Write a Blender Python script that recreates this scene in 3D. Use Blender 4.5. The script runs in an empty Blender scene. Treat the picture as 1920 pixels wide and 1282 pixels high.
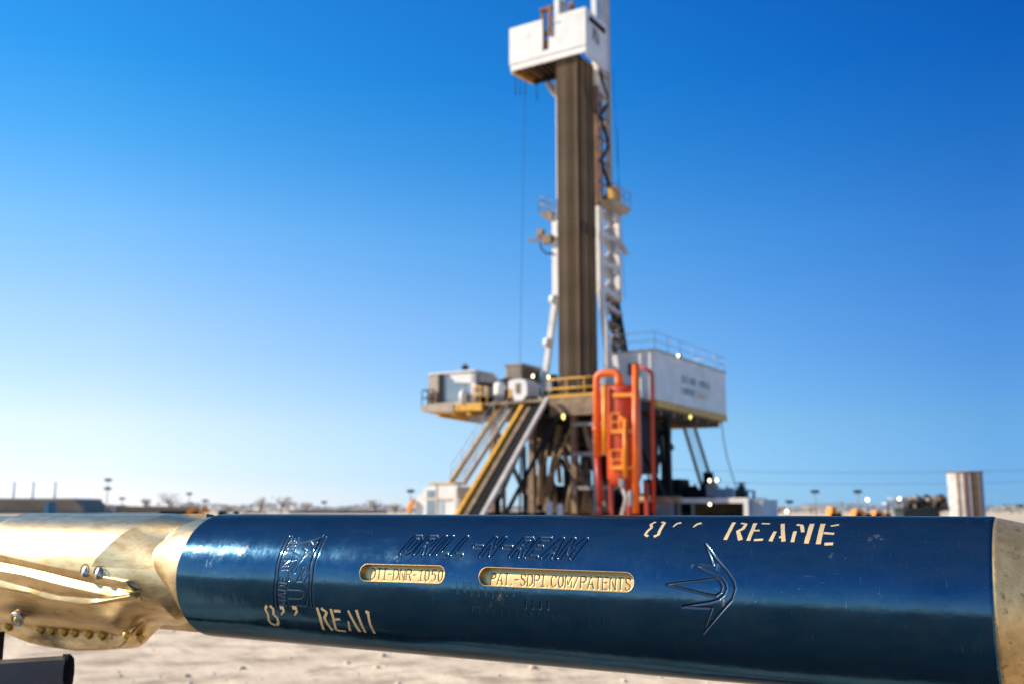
import bpy, bmesh, math, random
import numpy as np
from mathutils import Vector, Matrix
random.seed(7); rng = np.random.default_rng(7)
R_ = math.radians
sc = bpy.context.scene
COL = sc.collection

# ------------------------------------------------------------------ camera, sky, sun, exposure
F = 1867.0                                   # focal length in photo pixels (35 mm lens)
PITCH = math.atan(312/F)
CAMH = 1.15
cam_d = bpy.data.cameras.new('camera'); cam = bpy.data.objects.new('camera', cam_d); COL.objects.link(cam)
cam.location = (0, 0, CAMH); cam.rotation_euler = (math.pi/2 + PITCH, 0, 0)
cam_d.sensor_width = 36; cam_d.lens = F/1920*36
cam_d.clip_start = 0.05; cam_d.clip_end = 6000
cam_d.dof.use_dof = True; cam_d.dof.focus_distance = 1.17; cam_d.dof.aperture_fstop = 6.8
sc.camera = cam

SUN_AZ, SUN_EL = -6.0, 29.0                   # azimuth measured from straight left towards the camera
sv = Vector((-math.cos(R_(SUN_AZ))*math.cos(R_(SUN_EL)), -math.sin(R_(SUN_AZ))*math.cos(R_(SUN_EL)), math.sin(R_(SUN_EL))))
w = bpy.data.worlds.new('World'); sc.world = w; w.use_nodes = True
nt = w.node_tree; nt.nodes.clear()
sky = nt.nodes.new('ShaderNodeTexSky'); sky.sky_type = 'NISHITA'; sky.sun_disc = False
sky.sun_elevation = R_(SUN_EL); sky.sun_rotation = math.atan2(sv.x, sv.y)
sky.altitude = 1500; sky.air_density = 1.0; sky.dust_density = 0.6; sky.ozone_density = 2.0
bg = nt.nodes.new('ShaderNodeBackground'); bg.inputs[1].default_value = 0.122
wo = nt.nodes.new('ShaderNodeOutputWorld')
geo = nt.nodes.new('ShaderNodeTexCoord')
def sky_ramp(fac, stops):
    r = nt.nodes.new('ShaderNodeValToRGB'); e = r.color_ramp.elements
    while len(e) < len(stops): e.new(.5)
    for q, (p, c) in zip(e, stops): q.position = p; q.color = (*c, 1)
    nt.links.new(fac, r.inputs[0]); return r.outputs[0]
def sky_mul(a, b):
    x = nt.nodes.new('ShaderNodeMix'); x.data_type = 'RGBA'; x.blend_type = 'MULTIPLY'; x.inputs['Factor'].default_value = 1
    nt.links.new(a, x.inputs['A']); nt.links.new(b, x.inputs['B']); return x.outputs['Result']
sep = nt.nodes.new('ShaderNodeSeparateXYZ'); nt.links.new(geo.outputs['Generated'], sep.inputs[0])
# clear dry air: deeper blue with height and away from the sun (symmetric about the sun's direction)
dot = nt.nodes.new('ShaderNodeVectorMath'); dot.operation = 'DOT_PRODUCT'; nt.links.new(geo.outputs['Generated'], dot.inputs[0]); dot.inputs[1].default_value = Vector((sv.x, sv.y, 0)).normalized()
mr = nt.nodes.new('ShaderNodeMapRange'); mr.inputs[1].default_value = -1; mr.inputs[2].default_value = 1; nt.links.new(dot.outputs['Value'], mr.inputs[0])
tz = sky_ramp(sep.outputs['Z'], [(0, (.40, .60, 1.0)), (.03, (.38, .56, .86)), (.081, (.47, .63, .77)), (.186, (.41, .68, .89)), (.264, (.29, .70, .97)), (.339, (.14, .64, 1.0)), (.41, (.06, .58, 1.03)), (.5, (.05, .53, 1.02)), (.9, (.16, .58, .95))])
ts = sky_ramp(mr.outputs[0], [(0, (1.1, 1.0, .92)), (.19, (.6, .72, .84)), (.26, (.38, .55, .75)), (.33, (.40, .58, .77)), (.42, (.66, .80, .92)), (.515, (1, 1, 1)), (.62, (1.38, 1.10, 1.0)), (.735, (1.8, 1.19, .98)), (1, (1.6, 1.1, .9))])
nt.links.new(sky_mul(sky_mul(sky.outputs[0], tz), ts), bg.inputs[0]); nt.links.new(bg.outputs[0], wo.inputs[0])
sl = bpy.data.lights.new('sun', 'SUN'); sl.energy = 4.1; sl.angle = R_(0.5); sl.color = (1, .87, .70)
so = bpy.data.objects.new('sun', sl); COL.objects.link(so)
so.rotation_euler = sv.to_track_quat('Z', 'Y').to_euler()
vs = sc.view_settings; vs.view_transform = 'Standard'; vs.look = 'None'; vs.exposure = 0.8; vs.gamma = 1; vs.use_curve_mapping = False
sc.render.engine = 'CYCLES'; sc.cycles.use_denoising = True
sc.cycles.max_bounces = 6; sc.cycles.sample_clamp_indirect = 4

# ------------------------------------------------------------------ photogrammetry helpers
_c, _s = math.cos(PITCH), math.sin(PITCH)
def ray(px, py):
    dx, dy = (px-960)/F, (641-py)/F
    return np.array((dx, _c-dy*_s, _s+dy*_c))
YAW = R_(31.7)
_r = ray(1090, 953); ORG = np.array((57*_r[0]/_r[1], 57.0, 0.0))     # the ground below the front corner of the pipe rack
EX = np.array((math.cos(YAW), -math.sin(YAW), 0)); EY = np.array((math.sin(YAW), math.cos(YAW), 0))
def on(px, py, axis, v):
    """point of the rig frame seen at a photo pixel, on the plane x=v, y=v or z=v of that frame"""
    d = ray(px, py)
    if axis == 'z': t = (v-CAMH)/d[2]
    else:
        e = EX if axis == 'x' else EY
        t = (v + ORG.dot(e))/d.dot(e)
    p = d*t - ORG
    return (p.dot(EX), p.dot(EY), CAMH + d[2]*t)
def far(px, py, Y):
    """world point at distance Y seen at a photo pixel"""
    d = ray(px, py); t = Y/d[1]
    return (d[0]*t, Y, CAMH + d[2]*t)

# ------------------------------------------------------------------ materials
def mat(name, col, rough=.6, metal=0., var=.25, scale=3., bump=0., bscale=40., col2=None, c2lo=.55, c2hi=.7, objrand=0., spec=None, bdist=.02, stretch=None, emit=None):
    m = bpy.data.materials.new(name); m.use_nodes = True
    n, l = m.node_tree.nodes, m.node_tree.links
    b = n['Principled BSDF']
    b.inputs['Roughness'].default_value = rough; b.inputs['Metallic'].default_value = metal
    if spec is not None: b.inputs['Specular IOR Level'].default_value = spec
    tc = n.new('ShaderNodeTexCoord'); src = tc.outputs['Object']
    if stretch:
        mp = n.new('ShaderNodeMapping'); mp.inputs['Scale'].default_value = stretch
        l.new(src, mp.inputs[0]); src = mp.outputs[0]
    nz = n.new('ShaderNodeTexNoise'); nz.inputs['Scale'].default_value = scale; nz.inputs['Detail'].default_value = 6
    l.new(src, nz.inputs['Vector'])
    mx = n.new('ShaderNodeMix'); mx.data_type = 'RGBA'
    c = Vector(col)
    mx.inputs['A'].default_value = (*(c*(1-var)), 1); mx.inputs['B'].default_value = (*[min(1, q*(1+var)) for q in c], 1)
    rp = n.new('ShaderNodeMapRange'); rp.inputs[1].default_value = .3; rp.inputs[2].default_value = .7
    l.new(nz.outputs['Fac'], rp.inputs[0]); l.new(rp.outputs[0], mx.inputs['Factor'])
    out = mx.outputs['Result']
    if col2:
        n2 = n.new('ShaderNodeTexNoise'); n2.inputs['Scale'].default_value = scale*1.7; n2.inputs['Detail'].default_value = 8; n2.inputs['Roughness'].default_value = .65
        l.new(src, n2.inputs['Vector'])
        r2 = n.new('ShaderNodeMapRange'); r2.inputs[1].default_value = c2lo; r2.inputs[2].default_value = c2hi
        l.new(n2.outputs['Fac'], r2.inputs[0])
        m2 = n.new('ShaderNodeMix'); m2.data_type = 'RGBA'; m2.inputs['B'].default_value = (*col2, 1)
        l.new(r2.outputs[0], m2.inputs['Factor']); l.new(out, m2.inputs['A']); out = m2.outputs['Result']
    if objrand:
        oi = n.new('ShaderNodeObjectInfo'); r3 = n.new('ShaderNodeMapRange')
        r3.inputs[3].default_value = 1-objrand; r3.inputs[4].default_value = 1+objrand
        l.new(oi.outputs['Random'], r3.inputs[0])
        m3 = n.new('ShaderNodeMix'); m3.data_type = 'RGBA'; m3.blend_type = 'MULTIPLY'; m3.inputs['Factor'].default_value = 1
        l.new(out, m3.inputs['A']); l.new(r3.outputs[0], m3.inputs['B']); out = m3.outputs['Result']
    l.new(out, b.inputs['Base Color'])
    if bump:
        nb = n.new('ShaderNodeTexNoise'); nb.inputs['Scale'].default_value = bscale; nb.inputs['Detail'].default_value = 5
        l.new(src, nb.inputs['Vector'])
        bp = n.new('ShaderNodeBump'); bp.inputs['Strength'].default_value = bump; bp.inputs['Distance'].default_value = bdist
        l.new(nb.outputs['Fac'], bp.inputs['Height']); l.new(bp.outputs[0], b.inputs['Normal'])
    if emit:
        b.inputs['Emission Color'].default_value = (*emit[0], 1); b.inputs['Emission Strength'].default_value = emit[1]
    return m
RUST = (.22, .10, .04)
M = dict(
    white=mat('white_paint', (.71, .70, .66), .5, var=.10, scale=.9, col2=(.42, .36, .28), c2lo=.57, c2hi=.82),
    white_worn=mat('worn_white_paint', (.70, .67, .62), .55, var=.12, scale=1.2, col2=RUST, c2lo=.58, c2hi=.75),
    rust=mat('rusty_steel', (.20, .10, .05), .8, var=.4, scale=2.5),
    yellow=mat('yellow_paint', (.62, .33, .03), .5, var=.2, scale=2, col2=(.22, .13, .05), c2lo=.55, c2hi=.75),
    orange=mat('orange_paint', (.80, .14, .012), .42, var=.15, scale=1.5, col2=(.45, .07, .01), c2lo=.55, c2hi=.8),
    red=mat('dull_red_and_shadow_paint', (.42, .035, .012), .5, var=.2, scale=1.5),  # also carries the painted shadow on the separator's lower pipe
    amber=mat('amber_paint', (.82, .27, .012), .45, var=.15, scale=2),
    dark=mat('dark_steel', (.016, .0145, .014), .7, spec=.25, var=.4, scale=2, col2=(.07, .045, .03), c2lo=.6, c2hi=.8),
    darkgreen=mat('dark_green_paint', (.02, .035, .032), .55, var=.4, scale=2),
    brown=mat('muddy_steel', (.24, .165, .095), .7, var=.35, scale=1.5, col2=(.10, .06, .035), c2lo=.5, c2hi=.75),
    grey=mat('grey_steel', (.26, .25, .24), .6, var=.25, scale=1.5, col2=(.12, .08, .05), c2lo=.58, c2hi=.8),
    lgrey=mat('light_grey_steel', (.48, .45, .41), .55, var=.2, scale=1.5, col2=(.2, .14, .09), c2lo=.6, c2hi=.8),
    bgrey=mat('blue_grey_paint', (.40, .47, .54), .5, var=.1, scale=1),
    pipe=mat('drill_pipe_steel', (.135, .095, .058), .8, 0, spec=.15, var=.3, scale=1.2, objrand=.6, stretch=(4, 4, .35)),
    glass=mat('window_glass', (.20, .28, .34), .12, var=.2, scale=.6),
    black=mat('black_rubber', (.010, .010, .011), .9, var=.3, spec=.1),
    tan=mat('beige_panel', (.36, .30, .23), .6, var=.15, scale=2),
    ink=mat('dark_lettering', (.03, .05, .08), .6, var=.2),
    orangeink=mat('orange_lettering', (.75, .42, .18), .6, var=.1),
    lamp=mat('lamp_lens', (.9, .9, .8), .3, var=0, emit=((1, .84, .48), 3.2)),
    lampdim=mat('dim_lamp_lens', (.8, .8, .4), .3, var=0, emit=((1, .85, .2), 1.2)),
    hall=mat('grey_cladding', (.27, .215, .14), .8, var=.2, scale=.2),
    blue=mat('blue_panel', (.08, .24, .36), .6, var=.15),
    twig=mat('haze_paled_foliage', (.58, .53, .44), .9, var=.4, scale=.8),  # paled so the colour itself carries the distance haze
    bark=mat('bark', (.14, .10, .07), .9, var=.3),
)

# ------------------------------------------------------------------ mesh builder
class MB:
    def __init__(s): s.v, s.f, s.sm = [], [], []
    def add(s, vs_, fs, smooth=False):
        o = len(s.v); s.v += [tuple(map(float, q)) for q in vs_]
        s.f += [tuple(i+o for i in q) for q in fs]; s.sm += [smooth]*len(fs); return s
    BF = [(0, 3, 2, 1), (4, 5, 6, 7), (0, 1, 5, 4), (1, 2, 6, 5), (2, 3, 7, 6), (3, 0, 4, 7)]
    def box(s, x0, x1, y0, y1, z0, z1):
        return s.add([(x0, y0, z0), (x1, y0, z0), (x1, y1, z0), (x0, y1, z0), (x0, y0, z1), (x1, y0, z1), (x1, y1, z1), (x0, y1, z1)], s.BF)
    def hexa(s, bot, top): return s.add(list(bot)+list(top), s.BF)
    def beam(s, p, q, w, h=None, up=(0, 0, 1)):
        h = h or w; p, q = Vector(p), Vector(q); d = (q-p).normalized(); up = Vector(up)
        if abs(d.dot(up)) > .97: up = Vector((0, 1, 0))
        a = d.cross(up).normalized()*w/2; b = a.cross(d).normalized()*h/2
        return s.add([p-a-b, p+a-b, p+a+b, p-a+b, q-a-b, q+a-b, q+a+b, q-a+b], s.BF)
    def path(s, pts, r, n=10, caps=True):
        pts = [Vector(p) for p in pts]; N = len(pts); rs = r if isinstance(r, (list, tuple)) else [r]*N
        vv = []; a = None
        for i, p in enumerate(pts):
            d = ((pts[min(i+1, N-1)]-pts[max(i-1, 0)])).normalized()
            if a is None:
                a = d.orthogonal().normalized()
            else:
                a = (a - d*a.dot(d)); a = a.normalized() if a.length > 1e-6 else d.orthogonal().normalized()
            b = d.cross(a)
            for k in range(n):
                t = 2*math.pi*k/n; vv.append(p+(a*math.cos(t)+b*math.sin(t))*rs[i])
        ff = [(i*n+k, i*n+(k+1) % n, (i+1)*n+(k+1) % n, (i+1)*n+k) for i in range(N-1) for k in range(n)]
        s.add(vv, ff, True)
        if caps:
            o = len(s.v)-len(vv)
            s.f += [tuple(o+k for k in reversed(range(n))), tuple(o+(N-1)*n+k for k in range(n))]; s.sm += [False, False]
        return s
    def tube(s, p, q, r, n=10): return s.path([p, q], r, n)
    def lathe(s, c, prof, n=24):
        """prof: list of (r, z) along the vertical axis through c=(x, y)"""
        vv = [(c[0]+r*math.cos(2*math.pi*k/n), c[1]+r*math.sin(2*math.pi*k/n), z) for r, z in prof for k in range(n)]
        ff = [(i*n+k, i*n+(k+1) % n, (i+1)*n+(k+1) % n, (i+1)*n+k) for i in range(len(prof)-1) for k in range(n)]
        return s.add(vv, ff, True)
    def rail(s, pts, h=1.05, r=.028, step=1.6, mid=True):
        pts = [Vector(p) for p in pts]
        for a, b in zip(pts[:-1], pts[1:]):
            L = (b-a).length; k = max(1, round(L/step))
            for i in range(k+1):
                p = a.lerp(b, i/k); s.tube(p, p+Vector((0, 0, h)), r, 6)
            for hh in ([h*.5, h] if mid else [h]): s.tube(a+Vector((0, 0, hh)), b+Vector((0, 0, hh)), r, 6)
        return s
def mesh(name, v, f, m, smooth=None):
    me = bpy.data.meshes.new(name); me.from_pydata([tuple(q) for q in v], [], f)
    if smooth is not None: me.polygons.foreach_set('use_smooth', smooth if hasattr(smooth, '__len__') else [smooth]*len(f))
    me.materials.append(m); me.update(); return me
def tag(o, label, cat, group=None, kind=None):
    if label: o['label'] = label
    if cat: o['category'] = cat
    if group: o['group'] = group
    if kind: o['kind'] = kind
    return o
RIGM = Matrix.Translation(Vector(ORG)) @ Matrix.Rotation(-YAW, 4, 'Z')
class Thing:
    """an Empty at the thing's base; parts are meshes given in the same frame (rig frame or world frame)"""
    def __init__(s, name, label, cat, base, group=None, world=False):
        s.base = Vector(base); s.o = bpy.data.objects.new(name, None); COL.objects.link(s.o)
        s.o.matrix_world = (Matrix() if world else RIGM) @ Matrix.Translation(s.base)
        s.o.empty_display_size = .3; tag(s.o, label, cat, group)
    def part(s, name, mb, m, parent=None, label=None):
        b = s.base; me = mesh(name, [(x-b.x, y-b.y, z-b.z) for x, y, z in mb.v], mb.f, M[m] if isinstance(m, str) else m, mb.sm)
        o = bpy.data.objects.new(name, me); COL.objects.link(o); o.parent = parent or s.o
        if label: o['label'] = label
        return o
def single(name, mb, m, label, cat, base, group=None, world=False, kind=None):
    me = mesh(name, [(Vector(q)-Vector(base)) for q in mb.v], mb.f, M[m] if isinstance(m, str) else m, mb.sm)
    o = bpy.data.objects.new(name, me); COL.objects.link(o)
    o.matrix_world = (Matrix() if world else RIGM) @ Matrix.Translation(Vector(base))
    return tag(o, label, cat, group, kind)

# ------------------------------------------------------------------ ground
gm = mat('pale_caliche', (.74, .585, .39), .95, var=.22, scale=1.3, col2=(.36, .26, .165), c2lo=.46, c2hi=.66, bump=.6, bscale=9)
g = bpy.data.objects.new('ground', mesh('ground', [(-3000, -3000, 0), (3000, -3000, 0), (3000, 5000, 0), (-3000, 5000, 0)], [(0, 1, 2, 3)], gm)); COL.objects.link(g)
g['kind'] = 'structure'
am = mat('dark_reflection_matte', (.028, .028, .03), .9, var=.3, scale=4, bump=.4, bscale=60)
rd = bpy.data.objects.new('road', mesh('road', [(-60, -14, .004), (-3.2, -14, .004), (-.05, -1.4, .004), (.62, 1.15, .004), (.2, 1.5, .004), (-.62, 1.72, .004), (-3, 1.25, .004), (-60, -6, .004)], [(0, 1, 2, 3, 4, 5, 6, 7)], am)); COL.objects.link(rd)  # added unseen dark sheet, shaped to darken the reflection in the sleeve
rd['kind'] = 'structure'
mb = MB()
ico = bmesh.new(); bmesh.ops.create_icosphere(ico, subdivisions=1, radius=1); iv = [v.co.copy() for v in ico.verts]; ifc = [tuple(v.index for v in f.verts) for f in ico.faces]; ico.free()
for i in range(1100):
    Y = rng.uniform(4.5, 22)**1.0; X = rng.uniform(-.75, .75)*Y*.9
    r = .009+.026*rng.random()**3
    mb.add([(X+q.x*r*rng.uniform(.7, 1.3), Y+q.y*r*rng.uniform(.7, 1.3), q.z*r*.6*rng.uniform(.7, 1.2)+r*.2) for q in iv], ifc, True)
single('gravel', mb, mat('stone', (.64, .52, .37), .95, var=.4, scale=6), None, None, (0, 0, 0), world=True, kind='stuff')

# ================================================================== the drilling rig (57 m away)
ZF = 7.44
# ---- substructure
T = Thing('rig_substructure', 'dark muddy steel base of the drilling rig carrying its floor on columns and braces', 'rig base', (-1, 5, 0))
mb = MB(); mb.box(-6.2, 3.1, -.7, 12.5, ZF-.16, ZF); T.part('floor_deck', mb, 'brown')
mb = MB()
mb.box(-1.6, 3.1, -.75, -.55, ZF-1.05, ZF-.16)
T.part('floor_beam', mb, 'brown')
mb = MB()
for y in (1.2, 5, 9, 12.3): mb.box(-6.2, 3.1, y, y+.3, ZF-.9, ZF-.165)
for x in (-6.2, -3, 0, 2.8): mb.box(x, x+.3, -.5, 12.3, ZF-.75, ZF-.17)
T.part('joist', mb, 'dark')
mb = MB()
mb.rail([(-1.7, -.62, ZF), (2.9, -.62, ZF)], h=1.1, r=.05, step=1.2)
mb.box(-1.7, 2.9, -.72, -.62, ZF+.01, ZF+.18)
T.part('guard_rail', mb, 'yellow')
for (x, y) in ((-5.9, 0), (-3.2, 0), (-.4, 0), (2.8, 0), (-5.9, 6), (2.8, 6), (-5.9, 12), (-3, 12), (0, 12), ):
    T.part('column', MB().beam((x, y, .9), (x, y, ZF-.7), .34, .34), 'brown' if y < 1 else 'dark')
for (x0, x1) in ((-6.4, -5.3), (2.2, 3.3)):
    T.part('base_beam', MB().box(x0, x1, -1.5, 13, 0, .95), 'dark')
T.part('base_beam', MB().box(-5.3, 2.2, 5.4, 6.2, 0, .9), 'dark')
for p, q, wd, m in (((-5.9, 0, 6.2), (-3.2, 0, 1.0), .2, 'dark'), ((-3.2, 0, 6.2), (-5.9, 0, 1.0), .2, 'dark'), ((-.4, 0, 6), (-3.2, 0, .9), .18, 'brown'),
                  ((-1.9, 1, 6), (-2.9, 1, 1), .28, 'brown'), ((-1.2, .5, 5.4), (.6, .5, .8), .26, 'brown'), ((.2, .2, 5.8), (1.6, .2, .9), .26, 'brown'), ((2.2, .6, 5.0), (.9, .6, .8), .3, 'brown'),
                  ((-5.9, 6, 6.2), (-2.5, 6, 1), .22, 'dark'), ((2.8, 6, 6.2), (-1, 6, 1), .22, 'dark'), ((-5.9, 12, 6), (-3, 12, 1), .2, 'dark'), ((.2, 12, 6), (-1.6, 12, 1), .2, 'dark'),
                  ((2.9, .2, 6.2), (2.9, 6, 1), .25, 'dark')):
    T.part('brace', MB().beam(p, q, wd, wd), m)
mb = MB()
for z in (2.3, 4.2, 5.9): mb.beam((-.4, -.3, z), (2.8, -.3, z), .16, .22)
mb.beam((1.1, -.3, .9), (1.1, -.3, 6.4), .26); T.part('cross_frame', mb, 'grey')
mb = MB(); mb.lathe((-.5, 4), [(0, 1), (.75, 1), (.75, 1.8), (.95, 1.85), (.95, 2.5), (.6, 2.6), (.6, 4.6), (.9, 4.7), (.9, 5.4), (.4, 5.5), (.4, 6.7)]); T.part('blowout_preventer', mb, 'dark')
mb = MB(); mb.box(-3.6, -.9, 7, 9, 3.6, 6.6); mb.box(.3, 2.4, 3, 5.5, 3.2, 6.6); mb.box(-4.8, -3.0, 3, 4.6, 4.4, 6.6); mb.box(.0, 2.5, 8.5, 10, .9, 3.0); mb.box(-4.6, .2, 5.2, 6.4, 4.7, 6.65); mb.box(-3.0, 2.6, 1.6, 2.6, 4.9, 6.65); mb.box(-2.6, -1.4, 2.8, 4, .9, 3.4); mb.box(-5.0, 2.4, 7.6, 8.6, .5, 2.1); mb.box(-4.6, -3.6, 6.5, 7.5, 2.2, 3.4); mb.box(-.9, .1, 6.8, 7.4, 2.2, 3.3); T.part('equipment_and_dark_fill', mb, 'dark')  # some boxes added only to blacken the space under the floor
mb = MB()
for i in range(9):
    x = -5.0+i*.9+rng.uniform(-.3, .3); y = rng.uniform(1, 10); mb.tube((x, y, .5), (x+rng.uniform(-.4, .4), y, 6.6), rng.uniform(.05, .12), 8)
    T.part('riser_pipe', mb, 'dark'); mb = MB()

for (pa_, pb_, yy, r) in (((1012, 822), (1014, 945), -.2, .17), ((1043, 835), (1050, 905), .6, .14), ((1056, 842), (1068, 880), .2, .14), ((1078, 880), (1062, 960), .4, .15), ((1102, 895), (1092, 960), .3, .17), ((1098, 860), (1104, 960), 1.5, .15), ((1028, 830), (1022, 872), 1.2, .1), ((985, 905), (1003, 960), 2, .13), ((1036, 900), (1044, 960), 2.5, .14), ((990, 930), (1060, 938), 3, .12)):
    T.part('support_pipe', MB().tube(on(*pa_, 'y', yy), on(*pb_, 'y', yy), r, 9), 'brown')
mb = MB()
for k in range(26):
    q = on(990+rng.uniform(0, 120), 900+rng.uniform(0, 55), 'y', 3+rng.uniform(0, 3)); z_ = rng.uniform(.15, .45); mb.box(q[0]-z_, q[0]+z_, q[1]-z_, q[1]+z_, q[2]-z_, q[2]+z_)
T.part('valve_clutter', mb, 'dark')['kind'] = 'stuff'

# ---- mast
T = Thing('drilling_mast', 'tall white lattice mast of the drilling rig behind the racked drill pipe', 'mast', (-1.3, 4, ZF))
XL, XR, Y0, Y1 = -2.98, .12, 2.62, 5.3
leg_w = .42
for (x, y, zt, m) in ((XL, Y0, 34, 'white'), (XR, Y0, 34, 'white'), (XL, Y1-1.1, 34, 'lgrey'), (XR-.06, Y1-1.1, 34, 'tan')):
    if y == Y0:
        T.part('mast_leg', MB().beam((x, y, 14), (x, y, 19.5), .42, .3, up=(0, 1, 0)), m)
        xu = -2.72 if x == XL else -.02
        T.part('upper_leg', MB().beam((xu, y, 19.5), (xu, y, 27.4), .24, .24, up=(0, 1, 0)), 'white_worn' if x == XL else 'rust')
        T.part('upper_leg', MB().beam((xu, y, 27.4), (xu, y, zt), .34, .3, up=(0, 1, 0)), 'white')
    else: T.part('mast_leg', MB().beam((x, y, 14), (x, y, zt), .3, .3, up=(0, 1, 0)), m)
for (x, x2, y, m) in ((XL, -4.1, Y0, 'white'), (XR, .85, Y0, 'white'), (XL, -4.1, Y1+.6, 'lgrey'), (XR-.6, .72, Y1+.6, 'dark')):
    T.part('mast_foot', MB().beam((x, y, 14.2), (x2, y, ZF), .34, .34, up=(0, 1, 0)), m)
T.part('mast_foot', MB().beam((XL-.12+.25, Y0+.3, 14.2), (XL+.1, Y0+.3, ZF), .12), 'white_worn')
# lattice on the right side (plane x = XR) and back
XX = XR+.1
zz = [14.2, 16.0, 17.8, 19.4]
def tri(name, a, b, wd, m): T.part(name, MB().beam(a, b, wd, wd), m)
for i in range(3):
    tri('side_brace', (XX, Y0+.1, zz[i]), (XX-.2, Y1, zz[i+1]) if i % 2 == 0 else (XX-.2, Y1, zz[i+1]), .2, 'lgrey')
    tri('side_brace', (XX-.2, Y1, zz[i]), (XX, Y0+.1, zz[i+1]), .2, 'lgrey')
    tri('girt', (XX, Y0, zz[i]), (XX-.2, Y1, zz[i]), .24, 'white_worn')
T.part('mast_leg', MB().beam((XR-.1, Y1, 14), (XR-.1, Y1, 19.6), .36, .36), 'white_worn')
T.part('mast_leg', MB().beam((XL, Y1, 14), (XL, Y1, 19.6), .36, .36), 'lgrey')
zu = [19.6+1.45*i for i in range(10)]
for i in range(9):
    a, b = (XX, Y0+.1), (XX-.14, Y1-1.1)
    if i % 2: a, b = b, a
    tri('side_brace', (*a, zu[i]), (*b, zu[i+1]), .17, 'dark' if i < 6 else 'brown')
    tri('girt', (XX, Y0, zu[i]), (XX-.14, Y1-1.1, zu[i]), .12, 'rust' if i % 3 == 0 else 'brown')
T.part('side_plate', MB().box(XR-.02, XR+.03, Y0+.16, Y1-1.3, 26.4, 28.6), 'lgrey')
T.part('side_plate', MB().box(XR+.12, XR+.17, Y0+.16, Y1-1.28, 28.7, 34), 'lgrey')
T.part('hose', MB().path([(XX-.1, Y0+.35, z) for z in np.linspace(15, 27, 12)], .11, 8), 'rust')
for z in (15.5, 20.5, 25.5): T.part('girt', MB().beam((XL, Y1-1, z), (XR, Y1-1, z), .25), 'lgrey')
# lower rear lattice
for i in range(4):
    z0, z1 = 14-1.5*i, 12.5-1.5*i; xa, xb = .14+.17*i, -.42+.3*i
    tri('side_brace', (xa, Y0+.1, z0), (xb+.12, Y1+.6, z1), .16, 'rust' if i % 2 else 'dark'); tri('side_brace', (xb, Y1+.6, z0), (xa+.1, Y0+.1, z1), .13, 'brown')
    tri('girt', (xa, Y0, z0-.1), (xb, Y1+.6, z0-.1), .14, 'brown')
T.part('mast_foot', MB().beam((XR-.5, Y1, 14.2), (XR-.3, Y1, ZF), .26, .3), 'dark')
T.part('hose', MB().path([(XR-.15, Y0+.8, z) for z in (13.8, 12, 10.5, 9)] + [(XR+.1, Y0+.6, 8.2)], .1, 8), 'rust')
T.part('girt', MB().beam((XR, Y0, 14.3), (XR-.35, Y1+.5, 14.2), .5, .4), 'white_worn')
T.part('girt', MB().beam((XR+.1, Y0, 13.4), (XR-.2, Y1+.5, 13.2), .3, .25), 'lgrey')
# clamps on the left foot
for t in (.02, .42, .86):
    p = Vector((XL, Y0-.2, 14.1)).lerp(Vector((-4.1, Y0-.2, ZF)), t); T.part('clamp', MB().lathe((p.x-.05, p.y), [(0, p.z-.3), (.27, p.z-.2), (.3, p.z), (.27, p.z+.2), (0, p.z+.3)], 10), 'white')
# left and right service platforms
a = on(1012, 401, 'y', 2.4); zp = a[2]
T.part('service_platform', MB().hexa([(a[0]+.5, 2.4, zp-.5), (XL-.1, 2.4, zp-.6), (XL-.1, 4.6, zp-.6), (a[0]+.5, 4.6, zp-.5)], [(a[0], 2.2, zp), (XL-.1, 2.2, zp), (XL-.1, 4.8, zp), (a[0], 4.8, zp)]), 'tan')
T.part('platform_rail', MB().rail([(XL-.2, 2.3, zp), (a[0], 2.3, zp), (a[0], 4.6, zp)], 1.0, .03, .6), 'grey')
zq = on(1135, 380, 'x', .5)[2]; pr = on(1183, 402, 'x', 1.3)
T.part('service_platform', MB().hexa([(XR+.3, 2.3, zq-.35), (1.1, 2.5, zq-.35), (1.1, pr[1], zq-.35), (XR+.3, pr[1], zq-.35)], [(XR+.3, 2.1, zq), (1.3, 2.1, zq), (1.3, pr[1]+.1, zq), (XR+.3, pr[1]+.1, zq)]), 'tan')
T.part('platform_rail', MB().rail([(1.25, 2.2, zq), (1.25, pr[1], zq)], 1.0, .03, .7), 'grey')
T.part('platform_bracket', MB().box(XR+.2, XR+.7, 3.4, 4.3, zq+.05, zq+1.2), 'yellow')
# winch arms with a hose loop
b0 = on(1048, 447, 'y', 2.4); b1 = on(990, 451, 'y', 2.4)
T.part('winch_arm', MB().beam(b1, b0, .16).box(b1[0]+.75, b1[0]+1.15, 2.2, 2.6, b1[2]+.1, b1[2]+.55).box(b0[0]-1.1, b0[0]-.5, 2.2, 2.6, b0[2]-.25, b0[2]+.3), 'brown')
T.part('hose', MB().path([on(1012, 455, 'y', 2.4), on(1016, 468, 'y', 2.4), on(1024, 476, 'y', 2.4), on(1036, 475, 'y', 2.4)], .06, 6), 'dark')
b0 = on(1160, 450, 'x', .7); b1 = on(1176, 478, 'x', 1.0)
T.part('winch_arm', MB().beam(b0, b1, .22).beam((XR+.4, b0[1], b0[2]), b0, .2), 'lgrey')
# ropes
for (p, q) in (((985, 130), (975, 690)), ((1149, 130), (1172, 560)), ((1158, 240), (1165, 640))):
    ya = 4.6
    T.part('wire_rope', MB().tube(on(*p, 'y', ya), on(*q, 'y', ya), .014, 5), 'dark')
for px in (966, 975, 984, 1006): T.part('wire_rope', MB().tube(on(px, 128, 'y', 1.2), on(px+1, 180+10*(px % 3), 'y', 1.2), .03, 5), 'dark')
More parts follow.
